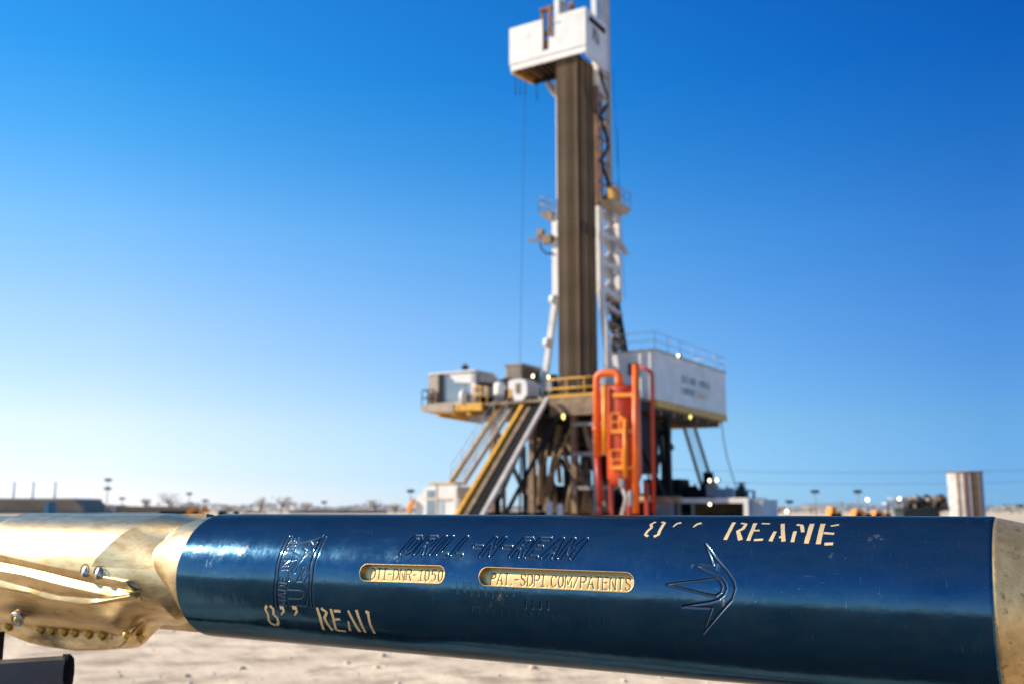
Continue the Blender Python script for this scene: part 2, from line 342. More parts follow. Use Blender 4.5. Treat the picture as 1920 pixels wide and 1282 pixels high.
# crown part seen over the board
T.part('mast_leg', MB().beam((-2.1, 3.4, 28), (-2.1, 3.4, 34), .32), 'brown')
T.part('mast_leg', MB().beam((XL+.55, Y0+.3, 28), (XL+.55, Y0+.3, 34), .25), 'lgrey')

# ---- racking board
T = Thing('racking_board', 'white windwalled racking board high on the mast with rusty bracket in a gap', 'racking board', (-2, 1, 28))
x0, x1, yf, yb = -4.62, .82, -.3, 2.55
zb, zt = 28.75, 31.2
ga, gb = on(1017, 60, 'y', yf)[0], on(1029, 60, 'y', yf)[0]
T.part('wall_panel', MB().box(x0, ga, yf, yf+.1, zb, zt), 'white')
T.part('wall_panel', MB().box(gb, x1-.002, yf, yf+.1, zb, zt), 'white')
T.part('wall_panel', MB().box(ga, gb, yf+.003, yf+.1, zb, zb+.35), 'white')
T.part('wall_panel', MB().box(x1-.1, x1, yf+.102, yb, zb-.62, zt), 'white', label='right side panel in shade with a dark emblem')
T.part('wall_panel', MB().box(x0, x0+.1, yf+.102, yb-.6, zb, zt), 'white')
T.part('trim_rail', MB().box(x0, x1, yf-.06, yf+.1, zb-.06, zb-.003), 'lgrey')
T.part('trim_rail', MB().box(x0+.12, x1, yf-.03, yf+.1, zb-.45, zb-.062), 'white')
mb = MB()
mb.box(x0+.1, -1.5, yf+.11, yb-.62, zb-.2, zb-.1)
T.part('board_floor', mb, 'rust')
for i in range(7): T.part('board_finger', MB().beam((x0+.35+.42*i, yf+.12, zb-.3), (x0+.35+.42*i, yb-.7, zb-.3), .09, .2), 'rust' if i < 3 else 'dark')
T.part('edge_beam', MB().beam((x0+.5, yb-.65, zb-.42), (-1.5, yb-.65, zb-.42), .2, .3), 'dark')
T.part('edge_beam', MB().beam((x0+.2, yf+.1, zb-.42), (x0+.5, yb-.65, zb-.42), .2, .3), 'yellow')
T.part('knee_brace', MB().beam((-3.3, yb-.3, zb-.5), (-2.9, 2.7, zb-1.3), .3), 'tan')
mb = MB(); zc = on(1022, 22, 'y', yf)[2]
zc += .12; mb.box(ga-.2, ga+.02, yf+.12, yf+.3, zb+.36, zc); mb.box(gb-.02, gb+.22, yf-.1, yf-.005, zb+1.2, zc); mb.box(ga-.2, gb+.22, yf-.004, yf+.3, zc, zc+.2)
mb.box(ga-.05, gb-.0, yf+.13, yf+.24, zb+.4, zb+1.1); mb.box(ga-.05, gb, yf+.13, yf+.24, zb+1.35, zb+1.7)
T.part('bracket', mb, 'rust')
mb = MB()                                     # blurred dark emblem on the shaded side
for k in range(4):
    for j in range(5):
        if (k*3+j*2) % 7 != 3: mb.box(x1+.001, x1+.012, .62+.22*k, .80+.22*k, zt-1.75+.18*j-.1*k*.2, zt-1.62+.18*j-.1*k*.2)
T.part('emblem', mb, 'ink')
T.part('roof_beam', MB().beam((x1+.05, .2, zt-.55), (x1+.05, 2.2, zt-.55), .1, .3), 'dark')
mb = MB(); mb.box(gb+.25, gb+.85, yf-.012, yf-.001, zt-.62, zt-.45); T.part('name_plate', mb, 'bgrey')

# ---- racked drill pipe: 10 in the front row, 13 more down the right side
pr_ = MB().lathe((0, 0), [(0, 0), (.085, 0), (.085, .4), (.068, .5), (.068, 9.9), (.086, 10.0), (.086, 10.55), (.068, 10.65), (.068, 20.6), (.085, 20.7), (.085, 21.1), (0, 21.1)], 10)
pmesh = mesh('drill_pipe', pr_.v, pr_.f, M['pipe'], pr_.sm)
spots = [(-1.33+.147*i, .02+.03*rng.random()) for i in range(10)] + [(-.005-.10*(j % 2)+.02*rng.random(), .02+.15*j) for j in range(1, 16)]
for i, (x, y) in enumerate(spots):
    o = bpy.data.objects.new('drill_pipe', pmesh); COL.objects.link(o)
    o.matrix_world = RIGM @ Matrix.Translation((x, y, ZF+.01)) @ Matrix.Rotation(rng.uniform(0, 6), 4, 'Z')
    lit = i < 10
    tag(o, 'brown drill pipe standing in the sunlit front row of the rack' if lit else 'dark drill pipe standing in the shaded right side of the rack', 'drill pipe', 'drill pipes racked in the sunlit front row' if lit else 'drill pipes racked along the shaded side')

# ---- cantilever platform on the left with the driller's cabin
T = Thing('side_platform', 'yellow edged platform sticking out left of the rig floor under a cabin', 'platform', (-9, 0, ZF-1))
yl = -.8
pa, pb, pc = on(788, 768, 'y', yl), on(862, 764, 'y', yl), on(905, 757, 'y', yl)
mb = MB()
zt_ = ZF+.05
mb.hexa([(pa[0]+.1, yl, zt_-.34), (-6.25, yl, zt_-.5), (-6.25, 4.2, zt_-.6), (pa[0]+.1, 4.2, zt_-.6)], [(pa[0], yl, zt_-.02), (-6.25, yl, zt_-.02), (-6.25, 4.3, zt_-.02), (pa[0], 4.3, zt_-.02)])
T.part('platform_deck', mb, 'yellow')
T.part('edge_panel', MB().hexa([(pa[0]+.15, yl-.06, zt_-.34), (-8.3, yl-.06, zt_-.52), (-8.3, yl-.004, zt_-.52), (pa[0]+.15, yl-.004, zt_-.34)], [(pa[0]+.02, yl-.06, zt_+.04), (-8.3, yl-.06, zt_+.12), (-8.3, yl-.004, zt_+.12), (pa[0]+.02, yl-.004, zt_+.04)]), 'tan')
for x in (-9.5, -8.4, -7.3): T.part('cantilever_beam', MB().beam((x, yl+.15, zt_-.62), (x, 4.1, zt_-.72), .25, .22), 'yellow')
T.part('cantilever_beam', MB().beam((-7.7, .2, zt_-.82), (-3.5, .2, zt_-1.0), .4, .5), 'grey')
T.part('guard_rail', MB().rail([(pa[0]+.95, yl+.1, zt_), (pa[0]+.05, yl+.1, zt_), (pa[0]+.05, 2.8, zt_)], 1.0, .03, .6), 'dark')
T.part('guard_rail', MB().rail([(-6.9, yl+.05, zt_), (-5.9, yl+.05, zt_)], .95, .05, .5), 'yellow')
T = Thing('driller_cabin', 'white and beige driller cabin with large glass front on the left platform', 'cabin', (-8, .5, zt_))
ca, cb, cc = on(804, 700, 'y', -.55)[0], on(826, 700, 'y', -.55)[0], on(890, 700, 'y', -.55)[0]
zt2 = on(845, 694, 'y', -.55)[2]; zl = on(806, 702, 'y', -.55)[2]
T.part('end_wall', MB().hexa([(ca, -.55, zt_), (cb-.15, -.55, zt_), (cb-.15, 1.6, zt_), (ca, 1.6, zt_)], [(ca, -.55, zl-.05), (cb-.15, -.55, zl), (cb-.15, 1.6, zl), (ca, 1.6, zl-.05)]), 'tan')
T.part('kick_panel', MB().box(ca-.02, cb-.16, -.6, -.56, zt_+.05, zt_+.75), 'brown')
T.part('door_post', MB().box(cb-.148, cb+.1, -.58, 1.5, zt_, zl-.01), 'dark')
T.part('wall', MB().box(cb+.102, cc, -.4, 1.6, zt_, zt2-.15), 'bgrey')
T.part('window', MB().box(cb+.25, cc-.75, -.44, -.403, zt_+.25, zt2-.45), 'glass')
T.part('window', MB().box(cc-.7, cc-.35, -.44, -.403, zt_+.25, zt2-1.0), 'glass')
T.part('corner_post', MB().box(cc-.3, cc+.02, -.5, -.403, zt_, zt2-.152), 'white')
T.part('roof_panel', MB().hexa([(cb+1.1, -.5, zt2-.75), (cc+.02, -.5, zt2-.9), (cc+.02, -.45, zt2-.9), (cb+1.1, -.45, zt2-.75)], [(cb+.5, -.5, zt2-.1), (cc+.02, -.5, zt2-.15), (cc+.02, -.45, zt2-.15), (cb+.5, -.45, zt2-.1)]), 'white')
T.part('roof', MB().box(ca-.05, cc+.06, -.6, 1.7, zt2-.148, zt2-.06), 'white_worn')
rx = on(907, 700, 'y', -.1)[0]
T.part('side_bay', MB().box(cc+.025, rx, -.1, 1.5, zt_+1.3, zt2-.3).box(cc+.025, rx+.25, -.25, 1.5, zt_+.4, zt_+1.05), 'lgrey')
T.part('side_window', MB().box(cc+.03, rx-.05, -.05, 1.4, zt_+1.06, zt_+1.298).box(cc+.03, rx+.1, -.1, 1.4, zt_+.02, zt_+.38), 'black')
an = on(872, 690, 'y', 0)
T.part('antenna', MB().tube((an[0], 0, zt2-.1), (an[0], 0, zt2+.5), .04, 6).box(an[0]-.15, an[0]+.15, -.15, .15, zt2+.1, zt2+.35), 'dark')
p = on(868, 742, 'y', -.7)
single('white_drum', MB().lathe((p[0], p[1]), [(0, p[2]-.42), (.22, p[2]-.4), (.24, p[2]), (.22, p[2]+.25), (.1, p[2]+.38), (0, p[2]+.4)], 14), 'white_worn', 'small rounded white drum standing before the glass of the driller cabin', 'drum', (p[0], p[1], p[2]-.42))
# ---- machinery between cabin and ramp
p0, p1 = on(921, 716, 'y', -.3), on(943, 750, 'y', -.3)
T = Thing('mud_bucket', 'white round machine casing on the rig floor left of the black gap', 'machine', ((p0[0]+p1[0])/2, .1, ZF))
xm = (p0[0]+p1[0])/2; rm = (p1[0]-p0[0])/2
T.part('casing', MB().lathe((xm, .1), [(0, ZF+.05), (rm*.9, ZF+.05), (rm*.95, ZF+.3), (rm, ZF+.5), (rm, p0[2]-.15), (rm*.8, p0[2]), (0, p0[2]+.02)], 18), 'white')
mb = MB()
for k in range(9):
    t = math.pi+math.pi*k/8; mb.tube((xm+rm*1.02*math.cos(t), .1+rm*1.02*math.sin(t), ZF+.1), (xm+rm*1.02*math.cos(t), .1+rm*1.02*math.sin(t), ZF+.5), .03, 6)
T.part('fin', mb, 'dark')
T = Thing('iron_roughneck', 'black machine column on the rig floor between two white casings', 'machine', (on(950, 735, 'y', .3)[0], .3, ZF))
q0, q1 = on(945, 708, 'y', .3), on(957, 755, 'y', .3)
T.part('column', MB().box(q0[0], q1[0], .2, .7, ZF, q0[2]), 'black')
T.part('head', MB().box(q0[0]-.2, q1[0]+.1, 0, .8, q0[2]-.5, q0[2]-.1).box(q0[0]-.1, q1[0], -.05, .2, ZF+.3, ZF+.8), 'dark')
h0, h1 = on(953, 711, 'y', -.5), on(988, 760, 'y', -.5)
T = Thing('drawworks_housing', 'white rounded machine guard with brown openings beside the ramp top', 'machine guard', ((h0[0]+h1[0])/2, 0, ZF))
xa, xb, zc_ = h0[0], h1[0], h0[2]
prof = [(xa, ZF+.75), (xa, zc_-.15), (xa+.12, zc_), (xb-.35, zc_), (xb-.1, zc_-.12), (xb, zc_-.4), (xb, ZF+.35), (xb-.35, ZF), (xa+.5, ZF)]
N = len(prof); mb = MB(); mb.add([(x, -.5, z) for x, z in prof]+[(x, .9, z) for x, z in prof], [tuple(range(N)), tuple(range(2*N-1, N-1, -1))]+[(i, i+N, (i+1) % N+N, (i+1) % N) for i in range(N)])
T.part('guard', mb, 'white')
xo = xa+(xb-xa)*.5
T.part('opening', MB().box(xo-.12, xo+.2, -.53, -.503, ZF+.45, ZF+1.05), 'brown')
T.part('opening', MB().box(xa+.02, xa+.25, -.53, -.503, ZF+.2, ZF+.72), 'yellow')
v0, v1, v2 = on(948, 684, 'y', .6), on(977, 710, 'y', .6), on(1006, 695, 'y', .6)
T = Thing('cooling_unit', 'boxy brown louvred cooling unit raised above the white machine guard', 'cooling unit', ((v0[0]+v1[0])/2, 1.5, ZF))
T.part('case', MB().box(v0[0], v1[0], .6, 3.0, v1[2]-.1, v0[2]-.05), 'tan')
T.part('lid', MB().box(v0[0]-.06, v1[0]+.06, .52, 3.1, v0[2]-.048, v0[2]+.06), 'grey')
for k in range(7):
    z = v1[2]+(v0[2]-v1[2]-.1)*k/7
    T.part('louvre', MB().beam((v0[0]+.06, .58, z+.04), (v1[0]-.06, .58, z+.04), .05, .05), 'tan')
    T.part('louvre', MB().beam((v1[0]+.02, .7, z+.04), (v1[0]+.02, 2.9, z+.04), .05, .05), 'dark')
T.part('leg', MB().beam((v0[0]+.2, .8, ZF), (v0[0]+.2, .8, v1[2]-.1), .15), 'dark'); T.part('leg', MB().beam((v1[0]-.2, .8, ZF), (v1[0]-.2, .8, v1[2]-.1), .15), 'dark')
T.part('leg', MB().beam((v0[0]+.2, 2.8, ZF), (v0[0]+.2, 2.8, v1[2]-.1), .15), 'dark'); T.part('leg', MB().beam((v1[0]-.2, 2.8, ZF), (v1[0]-.2, 2.8, v1[2]-.1), .15), 'dark')
mb = MB()
for k in range(5): mb.box(-2.6+.35*k, -2.4+.35*k, .4+.2*(k % 3), .9+.2*(k % 3), ZF+.01, ZF+.6+.5*((k*2) % 3))
single('floor_machinery', mb, 'dark', 'cluster of dark machinery at the top of the pipe ramp below the white leg', 'machinery', (-1.9, .7, ZF))

# ---- V-door ramp
T = Thing('pipe_ramp', 'steep pipe ramp from rig floor to ground with one bright yellow side', 'ramp', (-2.4, -8.5, 0))
zl0 = 0.0
def ramp_line(x, pt, pbm):
    a, b = on(*pt, 'x', x), on(*pbm, 'x', x)
    d = Vector(b)-Vector(a); t = (zl0-a[2])/(b[2]-a[2]); return Vector(a), Vector(a)+d*t
xr1, xr0 = -1.55, -3.55
A0, A1 = ramp_line(xr0, (992, 742), (862, 960)); B0, B1 = ramp_line(xr1, (1027, 745), (908, 960))
C0, C1 = ramp_line(xr0+.35, (999, 742), (874, 960))
T.part('side_rail', MB().beam(A0, A1, .24, .34), 'yellow', label='bright yellow left side of the ramp')
T.part('side_rail', MB().beam(B0, B1, .22, .2), 'lgrey', label='pale grey right side of the ramp')
up = Vector((0, 0, -.22))
off = Vector((.3, 0, 0))
T.part('ramp_bed', MB().hexa([A0+off+up*1.6, B0-Vector((.16, 0, 0))+up*1.6, B1-Vector((.16, 0, 0))+up*1.6, A1+off+up*1.6], [A0+off+up, B0-Vector((.16, 0, 0))+up, B1-Vector((.16, 0, 0))+up, A1+off+up]), 'black')
T.part('skid_rail', MB().beam(A0+Vector((.42, 0, -.08)), A1+Vector((.42, 0, -.08)), .3, .12), 'brown')
T.part('support_strut', MB().beam(B0+Vector((.5, .5, -.8)), B1+Vector((.6, 1.2, 0)), .16, .16), 'dark')
for t in (.35, .7):
    p = A0.lerp(A1, t); q = B0.lerp(B1, t); T.part('support_strut', MB().beam((p.x, p.y, p.z-.3), (p.x, p.y+.1, 0), .16), 'dark'); T.part('support_strut', MB().beam((q.x, q.y, q.z-.3), (q.x, q.y+.1, 0), .16), 'dark')

# ---- stairs on the left
def stairs(name, label, x, wdt, top, bot, m1, m2, mr, n, x2=None):
    a, b = Vector(on(*top, 'x', x)), Vector(on(*bot, 'x', x))
    T = Thing(name, label, 'stairs', (b.x, b.y, b.z)); W = Vector((wdt, 0, 0))
    T.part('stringer', MB().beam(a, b, .1, .28), m1); T.part('stringer', MB().beam(a+W, b+W, .1, .28), m2)
    for i in range(n):
        p = a.lerp(b, (i+.5)/n); T.part('tread', MB().box(p.x+.05, p.x+wdt-.05, p.y-.14, p.y+.14, p.z-.025, p.z+.025), 'grey')
    r = MB(); h = Vector((0, 0, 1.0))
    for o_ in (Vector(), W):
        for k in (.5, 1): r.tube(a+o_+h*k, b+o_+h*k, .022, 6)
        for i in range(6): p = a.lerp(b, i/5)+o_; r.tube(p, p+h, .022, 6)
    T.part('handrail', r, mr)
    return T, a, b
Ts, sa, sb = stairs('left_stairs', 'long open stairs with one yellow stringer rising from white cabin to rig floor', -5.4, .9, (943, 756), (845, 905), 'yellow', 'lgrey', 'lgrey', 24)
Ts.part('landing', MB().box(sb.x-.6, sb.x+1.1, sb.y-1.2, sb.y, sb.z-.1, sb.z), 'yellow')
for dx in (-.5, 1.0): Ts.part('landing_post', MB().beam((sb.x+dx, sb.y-.6, 0), (sb.x+dx, sb.y-.6, sb.z-.1), .1), 'lgrey')
Ts.o.name = 'access_stairs'
# white site cabin under the stairs
w0, w1 = on(795, 912, 'y', -3.0), on(857, 912, 'y', -3.0)
T = Thing('site_cabin', 'white steel cabin with grey windows at the foot of the access stairs', 'cabin', ((w0[0]+w1[0])/2, -2.5, 0))
zw = w0[2]
T.part('wall', MB().box(w0[0], w1[0], -3.0, -1.6, .15, zw), 'white')
T.part('wall', MB().hexa([(w0[0]-.95, -2.9, .15), (w0[0]-.003, -2.9, .15), (w0[0]-.003, -1.7, .15), (w0[0]-.95, -1.7, .15)], [(w0[0]-.55, -2.9, zw-.55), (w0[0]-.003, -2.9, zw-.2), (w0[0]-.003, -1.7, zw-.2), (w0[0]-.55, -1.7, zw-.55)]), 'white')
dx = (w1[0]-w0[0])
T.part('window', MB().box(w0[0]+dx*.1, w0[0]+dx*.32, -3.03, -3.003, zw-.6, zw-.2), 'glass')
T.part('window', MB().box(w0[0]+dx*.1, w0[0]+dx*.36, -3.03, -3.003, .4, zw-.85), 'glass')
T.part('frame_rail', MB().box(w0[0]+dx*.06, w1[0]-.05, -3.06, -3.005, zw-.78, zw-.66), 'lgrey')
T.part('door', MB().box(w0[0]+dx*.42, w0[0]+dx*.62, -3.03, -3.003, .3, zw-.85), 'bgrey')
T.part('corner_post', MB().box(w1[0]-.2, w1[0]+.04, -3.08, -3.005, .15, zw-.05), 'white_worn')
T.part('skid', MB().box(w0[0]-.9, w1[0], -2.9, -1.7, 0, .147), 'dark')
p = on(773, 946, 'y', -3.0)
T.part('bumper', MB().beam((p[0]-.25, -3.1, p[2]-.35), (p[0]+.2, -3.1, p[2]+.3), .22), 'amber')

# ---- orange gas separator
yv = -2.6
cx0, cx1 = on(1131, 800, 'y', yv-.6)[0], on(1190, 800, 'y', yv-.6)[0]
cx, rv = (cx0+cx1)/2, (cx1-cx0)/2; 
zt3 = on(1160, 722, 'y', yv)[2]; zb3 = on(1160, 916, 'y', yv)[2]
T = Thing('gas_separator', 'tall orange gas separator vessel in a pipe frame before the white doghouse', 'vessel', (cx, yv, 0))
T.part('vessel', MB().lathe((cx, yv), [(0, zb3), (rv*.5, zb3+.08), (rv*.85, zb3+.3), (rv, zb3+.65), (rv, zt3-.3), (rv*.93, zt3-.12), (rv*.6, zt3-.02), (0, zt3)], 32), mat('red_orange_paint', (.54, .062, .010), .42, var=.15, scale=1.2))
def arch(px, yy, r, m, name='pipe', n=12):
    pts = [on(a, b, 'y', yy) for a, b in px]
    out = [Vector(pts[0])]
    for i in range(1, len(pts)-1):
        p, a, b = Vector(pts[i]), Vector(pts[i-1]), Vector(pts[i+1]); rr = min(.42, (a-p).length*.45, (b-p).length*.45)
        u, v = p+(a-p).normalized()*rr, p+(b-p).normalized()*rr
        for k in range(6):
            t = k/5; out.append(u*(1-t)**2+p*2*t*(1-t)+v*t*t)
    out.append(Vector(pts[-1])); return T.part(name, MB().path(out, r, n), m)
arch([(1120, 855), (1119, 699), (1160, 697), (1163, 724)], yv-.55, .20, 'orange')
arch([(1120, 857), (1126, 940)], yv-.5, .17, 'red')  # lower pipe length in darker red: cast shadow put into its colour
T.part('flange', MB().lathe(on(1120, 800, 'y', yv-.55)[:2], [(.2, on(1120, 806, 'y', yv-.55)[2]), (.28, on(1120, 806, 'y', yv-.55)[2]), (.28, on(1120, 801, 'y', yv-.55)[2]), (.2, on(1120, 801, 'y', yv-.55)[2])], 14), 'orange')
arch([(1134, 851), (1134, 722)], yv-1.0, .15, 'amber')
arch([(1192, 962), (1192, 682)], yv-.9, .19, 'orange', 'frame_post')
arch([(1196, 687), (1222, 693), (1226, 962)], yv-.4, .1, 'red', 'frame_post')
arch([(1172, 784), (1172, 895)], yv-1.15, .11, 'amber')
arch([(1164, 786), (1172, 783)], yv-1.0, .16, 'orange')
for (a, b, yy) in (((1150, 740), (1190, 739), -.95), ((1146, 808), (1188, 807), -.95), ((1146, 876), (1188, 876), -.95)):
    T.part('frame_rail', MB().beam(on(*a, 'y', yv+yy), on(*b, 'y', yv+yy), .15, .19), 'amber')
for (a, b) in (((1146, 774), (1162, 806)), ((1145, 843), (1167, 878))):
    P, Q = on(*a, 'y', yv-1.0), on(*b, 'y', yv-1.0); mb = MB()
    for x in (P[0], Q[0]): mb.beam((x, yv-1.0, Q[2]), (x, yv-1.0, P[2]), .07)
    for k in range(3): z = P[2]+(Q[2]-P[2])*k/2; mb.beam((P[0], yv-1.0, z), (Q[0], yv-1.0, z), .06)
    T.part('ladder', mb, 'amber')
for (a, b) in (((1124, 930), (1124, 968)), ((1146, 925), (1146, 968)), ((1178, 925), (1178, 968)), ((1212, 925), (1212, 968))):
    P = on(*a, 'y', yv); T.part('leg', MB().beam((P[0], yv, 0), (P[0], yv, P[2]+.6), .2), 'red')
T.part('base_frame', MB().box(cx-rv-.9, cx+rv+1.2, yv-1.2, yv+1.3, 0, .25), 'red')
T.part('gauge', MB().box(cx+rv*.2, cx+rv*.5, yv-rv-.25, yv-rv+.05, zb3+.1, zb3+.5), 'grey')
T.part('valve', MB().lathe((cx+rv*.9, yv-1.0), [(.1, zb3-.9), (.2, zb3-.8), (.12, zb3-.5), (.22, zb3-.3), (.1, zb3-.1)], 12), 'grey')
T.part('drain_pipe', MB().path([(cx+rv*.3, yv-.9, zb3+.2), (cx+rv*.6, yv-1.0, zb3-.5), (cx+rv*.2, yv-1.1, .3)], .1, 8), 'lgrey')

# ---- doghouse
dx0, dx1, dy0, dy1 = .35, 3.38, 3.07, 15.0
dz0, dz1 = ZF, 10.35
T = Thing('doghouse', 'large white doghouse with lettering on its side standing on the right of the rig floor', 'cabin', (2, 9, ZF))
T.part('wall', MB().box(dx0, dx1, dy0, dy0+.1, dz0+.02, dz1), 'white')
T.part('wall', MB().box(dx1-.1, dx1, dy0+.102, dy1, dz0+.02, dz1), 'white')
T.part('wall', MB().box(dx0, dx0+.1, dy0+.102, dy1, dz0+.02, dz1), 'white'); T.part('wall', MB().box(dx0+.102, dx1-.102, dy1-.1, dy1, dz0+.02, dz1), 'white')
T.part('roof', MB().box(dx0-.08, dx1+.08, dy0-.08, dy1+.08, dz1+.002, dz1+.09), 'tan')
T.part('roof_rail', MB().rail([(dx0+.2, dy0+.05, dz1+.09), (dx1-.02, dy0+.05, dz1+.09), (dx1-.02, dy1-.1, dz1+.09), (dx0+.2, dy1-.1, dz1+.09)], 1.0, .022, 2.0), 'lgrey')
T.part('corner_trim', MB().box(dx1-.12, dx1+.02, dy0-.03, dy0-.002, dz0+.02, dz1), 'white_worn')
vp, vq = on(1179, 681, 'y', dy0), on(1197, 702, 'y', dy0)
T.part('vent', MB().box(vp[0], vq[0], dy0-.12, dy0-.003, vq[2], vp[2]), 'dark')
for k in range(5):
    z = vq[2]+(vp[2]-vq[2])*(k+.5)/5; T.part('vent_slat', MB().beam((vp[0]+.04, dy0-.14, z), (vq[0]-.04, dy0-.14, z), .04, .03), 'grey')
T.part('floor_beam', MB().box(dx0, dx1+.03, dy0-.04, dy0+.2, dz0-.42, dz0+.017), 'yellow'); T.part('floor_beam', MB().box(dx1-.2, dx1+.03, dy0+.202, dy1+.02, dz0-.42, dz0+.017), 'yellow')
T.part('underframe', MB().box(dx0+.3, dx1-.25, dy0+.3, dy1-.1, dz0-.5, dz0-.1), 'brown')
for y in np.linspace(4.2, 14, 6): T.part('underframe_beam', MB().box(-2.0, dx1-.25, y, y+.25, dz0-.85, dz0-.502), 'brown')
# illegible sign writing: two dark lines, a thin grey line and an orange word, in the photo only blurred
def blocks(y_a, y_b, z, h, n, seed, m, name):
    r = random.Random(seed); mb = MB(); y = y_a
    while y < y_b:
        L = min(r.uniform(.12, .24), y_b-y)
        if r.random() > .12:
            mb.box(dx1+.001, dx1+.012, y, y+L*.35, z, z+h)
            if r.random() > .4: mb.box(dx1+.001, dx1+.012, y+L*.351, y+L*.8, z+h*.7, z+h)
            if r.random() > .4: mb.box(dx1+.001, dx1+.012, y+L*.351, y+L*.8, z, z+h*.28)
        y += L+.03
    T.part(name, mb, m)
t0, t1 = on(1279, 713, 'x', dx1), on(1329, 727, 'x', dx1)
zl1 = (t0[2]+t1[2])/2; yA, yM, yB = t0[1], on(1306, 720, 'x', dx1)[1], t1[1]
blocks(yA, yM-.1, zl1-.1, .42, 6, 1, 'ink', 'lettering'); blocks(on(1311, 722, 'x', dx1)[1], yB+.1, zl1-.1, .42, 6, 2, 'ink', 'lettering')
T.part('lettering', MB().box(dx1+.001, dx1+.012, yA+.1, yB-.2, zl1-.42, zl1-.36), 'bgrey')
l0 = on(1277, 730, 'x', dx1); blocks(l0[1], on(1302, 737, 'x', dx1)[1], l0[2]-.2, .34, 5, 3, 'ink', 'lettering'); blocks(on(1305, 739, 'x', dx1)[1], on(1327, 746, 'x', dx1)[1], l0[2]-.25, .3, 5, 4, 'orangeink', 'lettering')
c0 = on(1353, 795, 'x', dx1); 
T.part('cable', MB().path([(dx1, c0[1], c0[2]+.2), on(1357, 825, 'x', dx1), on(1364, 860, 'x', dx1), on(1373, 890, 'x', dx1), on(1384, 925, 'x', dx1)], .035, 6), 'dark')
T.part('support_leg', MB().beam((dx1-2.6, dy1-5, 0), (dx1-2.6, dy1-5, dz0-.4), .25), 'darkgreen')
for (p, q) in (((1236, 800), (1248, 900)), ((1254, 805), (1250, 900)), ((1240, 810), (1260, 840))):
    T.part('strut', MB().beam(on(*p, 'x', 1.5), on(*q, 'x', 1.5), .28), 'darkgreen')
# stairs under the doghouse
a, b = Vector(on(1282, 798, 'y', 11.5)), Vector(on(1314, 905, 'y', 11.5)); a2, b2 = Vector(on(1302, 798, 'y', 11.5)), Vector(on(1336, 905, 'y', 11.5))
T = Thing('rear_stairs', 'steep brown stairs leading down to the right below the white doghouse', 'stairs', (b.x, b.y, 0))
dd = (b-a)*((0-b.z)/(b.z-a.z)); 
T.part('stringer', MB().beam(a, b+dd, .26, .14), 'tan'); T.part('stringer', MB().beam(a2, b2+dd, .26, .14), 'tan')
for i in range(16): p, q = a.lerp(b, (i+.5)/16), a2.lerp(b2, (i+.5)/16); T.part('tread', MB().beam(p, q, .25, .04), 'grey')

# ---- things at the right foot of the rig
def rigbox(T, name, pa, pb, y, depth, m, zb_=None):
    P, Q = on(*pa, 'y', y), on(*pb, 'y', y); z0 = Q[2] if zb_ is None else zb_
    return T.part(name, MB().box(P[0], Q[0], y, y+depth, z0, P[2]), m)
T = Thing('engine_skid', 'dark green engine skid with round tops under the rear stairs', 'engine', (on(1290, 960, 'y', 9)[0], 10, 0))
rigbox(T, 'skid', (1228, 918), (1375, 960), 9, 3, 'dark', 0)
for k, (xa, xb, yt) in enumerate(((1234, 1262, 907), (1262, 1284, 903), (1284, 1306, 909), (1306, 1340, 902), (1340, 1374, 916))):
    P, Q = on(xa, yt, 'y', 9.4), on(xb, yt, 'y', 9.4); r = (Q[0]-P[0])/2
    T.part('engine_block', MB().lathe(((P[0]+Q[0])/2, 9.4+r), [(0, .5), (r, .5), (r, P[2]-.3), (r*.7, P[2]-.05), (0, P[2])], 14), 'darkgreen' if k % 2 else 'dark')
mb = MB()
for k in range(12):
    P = on(1232+12*k, 915-rng.uniform(0, 14), 'y', 9); mb.tube((P[0], 8.95, .5), (P[0], 8.95, P[2]), .06, 6)
T.part('exhaust', mb, 'dark')
rigbox(T, 'radiator', (1318, 884), (1328, 905), 9.2, 1, 'black')
for k, (px, py) in enumerate(((1336, 905), (1352, 916), (1370, 914))):
    P = on(px, py, 'y', 8.9); T.part('gauge_box', MB().box(P[0]-.3, P[0]+.25, 8.6, 8.9, P[2]-.8, P[2]), 'bgrey' if k else 'lgrey')
T = Thing('white_canopy', 'white framed open shelter with dark inside and lamp right of the orange vessel', 'shelter', (on(1330, 962, 'y', 3)[0], 4, 0))
P, Q = on(1258, 933, 'y', 2.2), on(1402, 933, 'y', 2.2)
T.part('roof', MB().box(P[0], Q[0], 2.2, 5.5, P[2]-.28, P[2]), 'white_worn')
for x in (P[0], Q[0]-.25): T.part('post', MB().box(x, x+.25, 2.2, 2.45, 0, P[2]-.282), 'white'); T.part('post', MB().box(x, x+.25, 5.2, 5.45, 0, P[2]-.282), 'white')
T.part('back_wall', MB().box(P[0]+.25, Q[0]-.25, 5.1, 5.2, .2, P[2]-.283), 'brown')
T.part('machine', MB().box(P[0]+1.4, P[0]+2.6, 3.4, 4.6, 0, .85).box(P[0]+2.9, Q[0]-.6, 3.2, 4.4, 0, 1.0), 'dark')
T = Thing('blue_grey_container', 'small blue grey steel container beside the white shelter', 'container', (on(1416, 962, 'y', 2.6)[0], 3.4, 0))
P, Q = on(1403, 938, 'y', 2.6), on(1432, 938, 'y', 2.6)
T.part('body', MB().box(P[0], Q[0], 2.6, 5, .1, P[2]), 'bgrey'); T.part('lid', MB().box(P[0]-.04, Q[0]+.04, 2.56, 5.04, P[2]+.002, P[2]+.06), 'lgrey'); T.part('skid', MB().box(P[0], Q[0], 2.6, 5, 0, .098), 'dark')
for k in range(4): x = P[0]+(Q[0]-P[0])*(k+.5)/4; T.part('rib', MB().box(x-.05, x+.05, 2.55, 2.597, .15, P[2]-.05), 'bgrey')
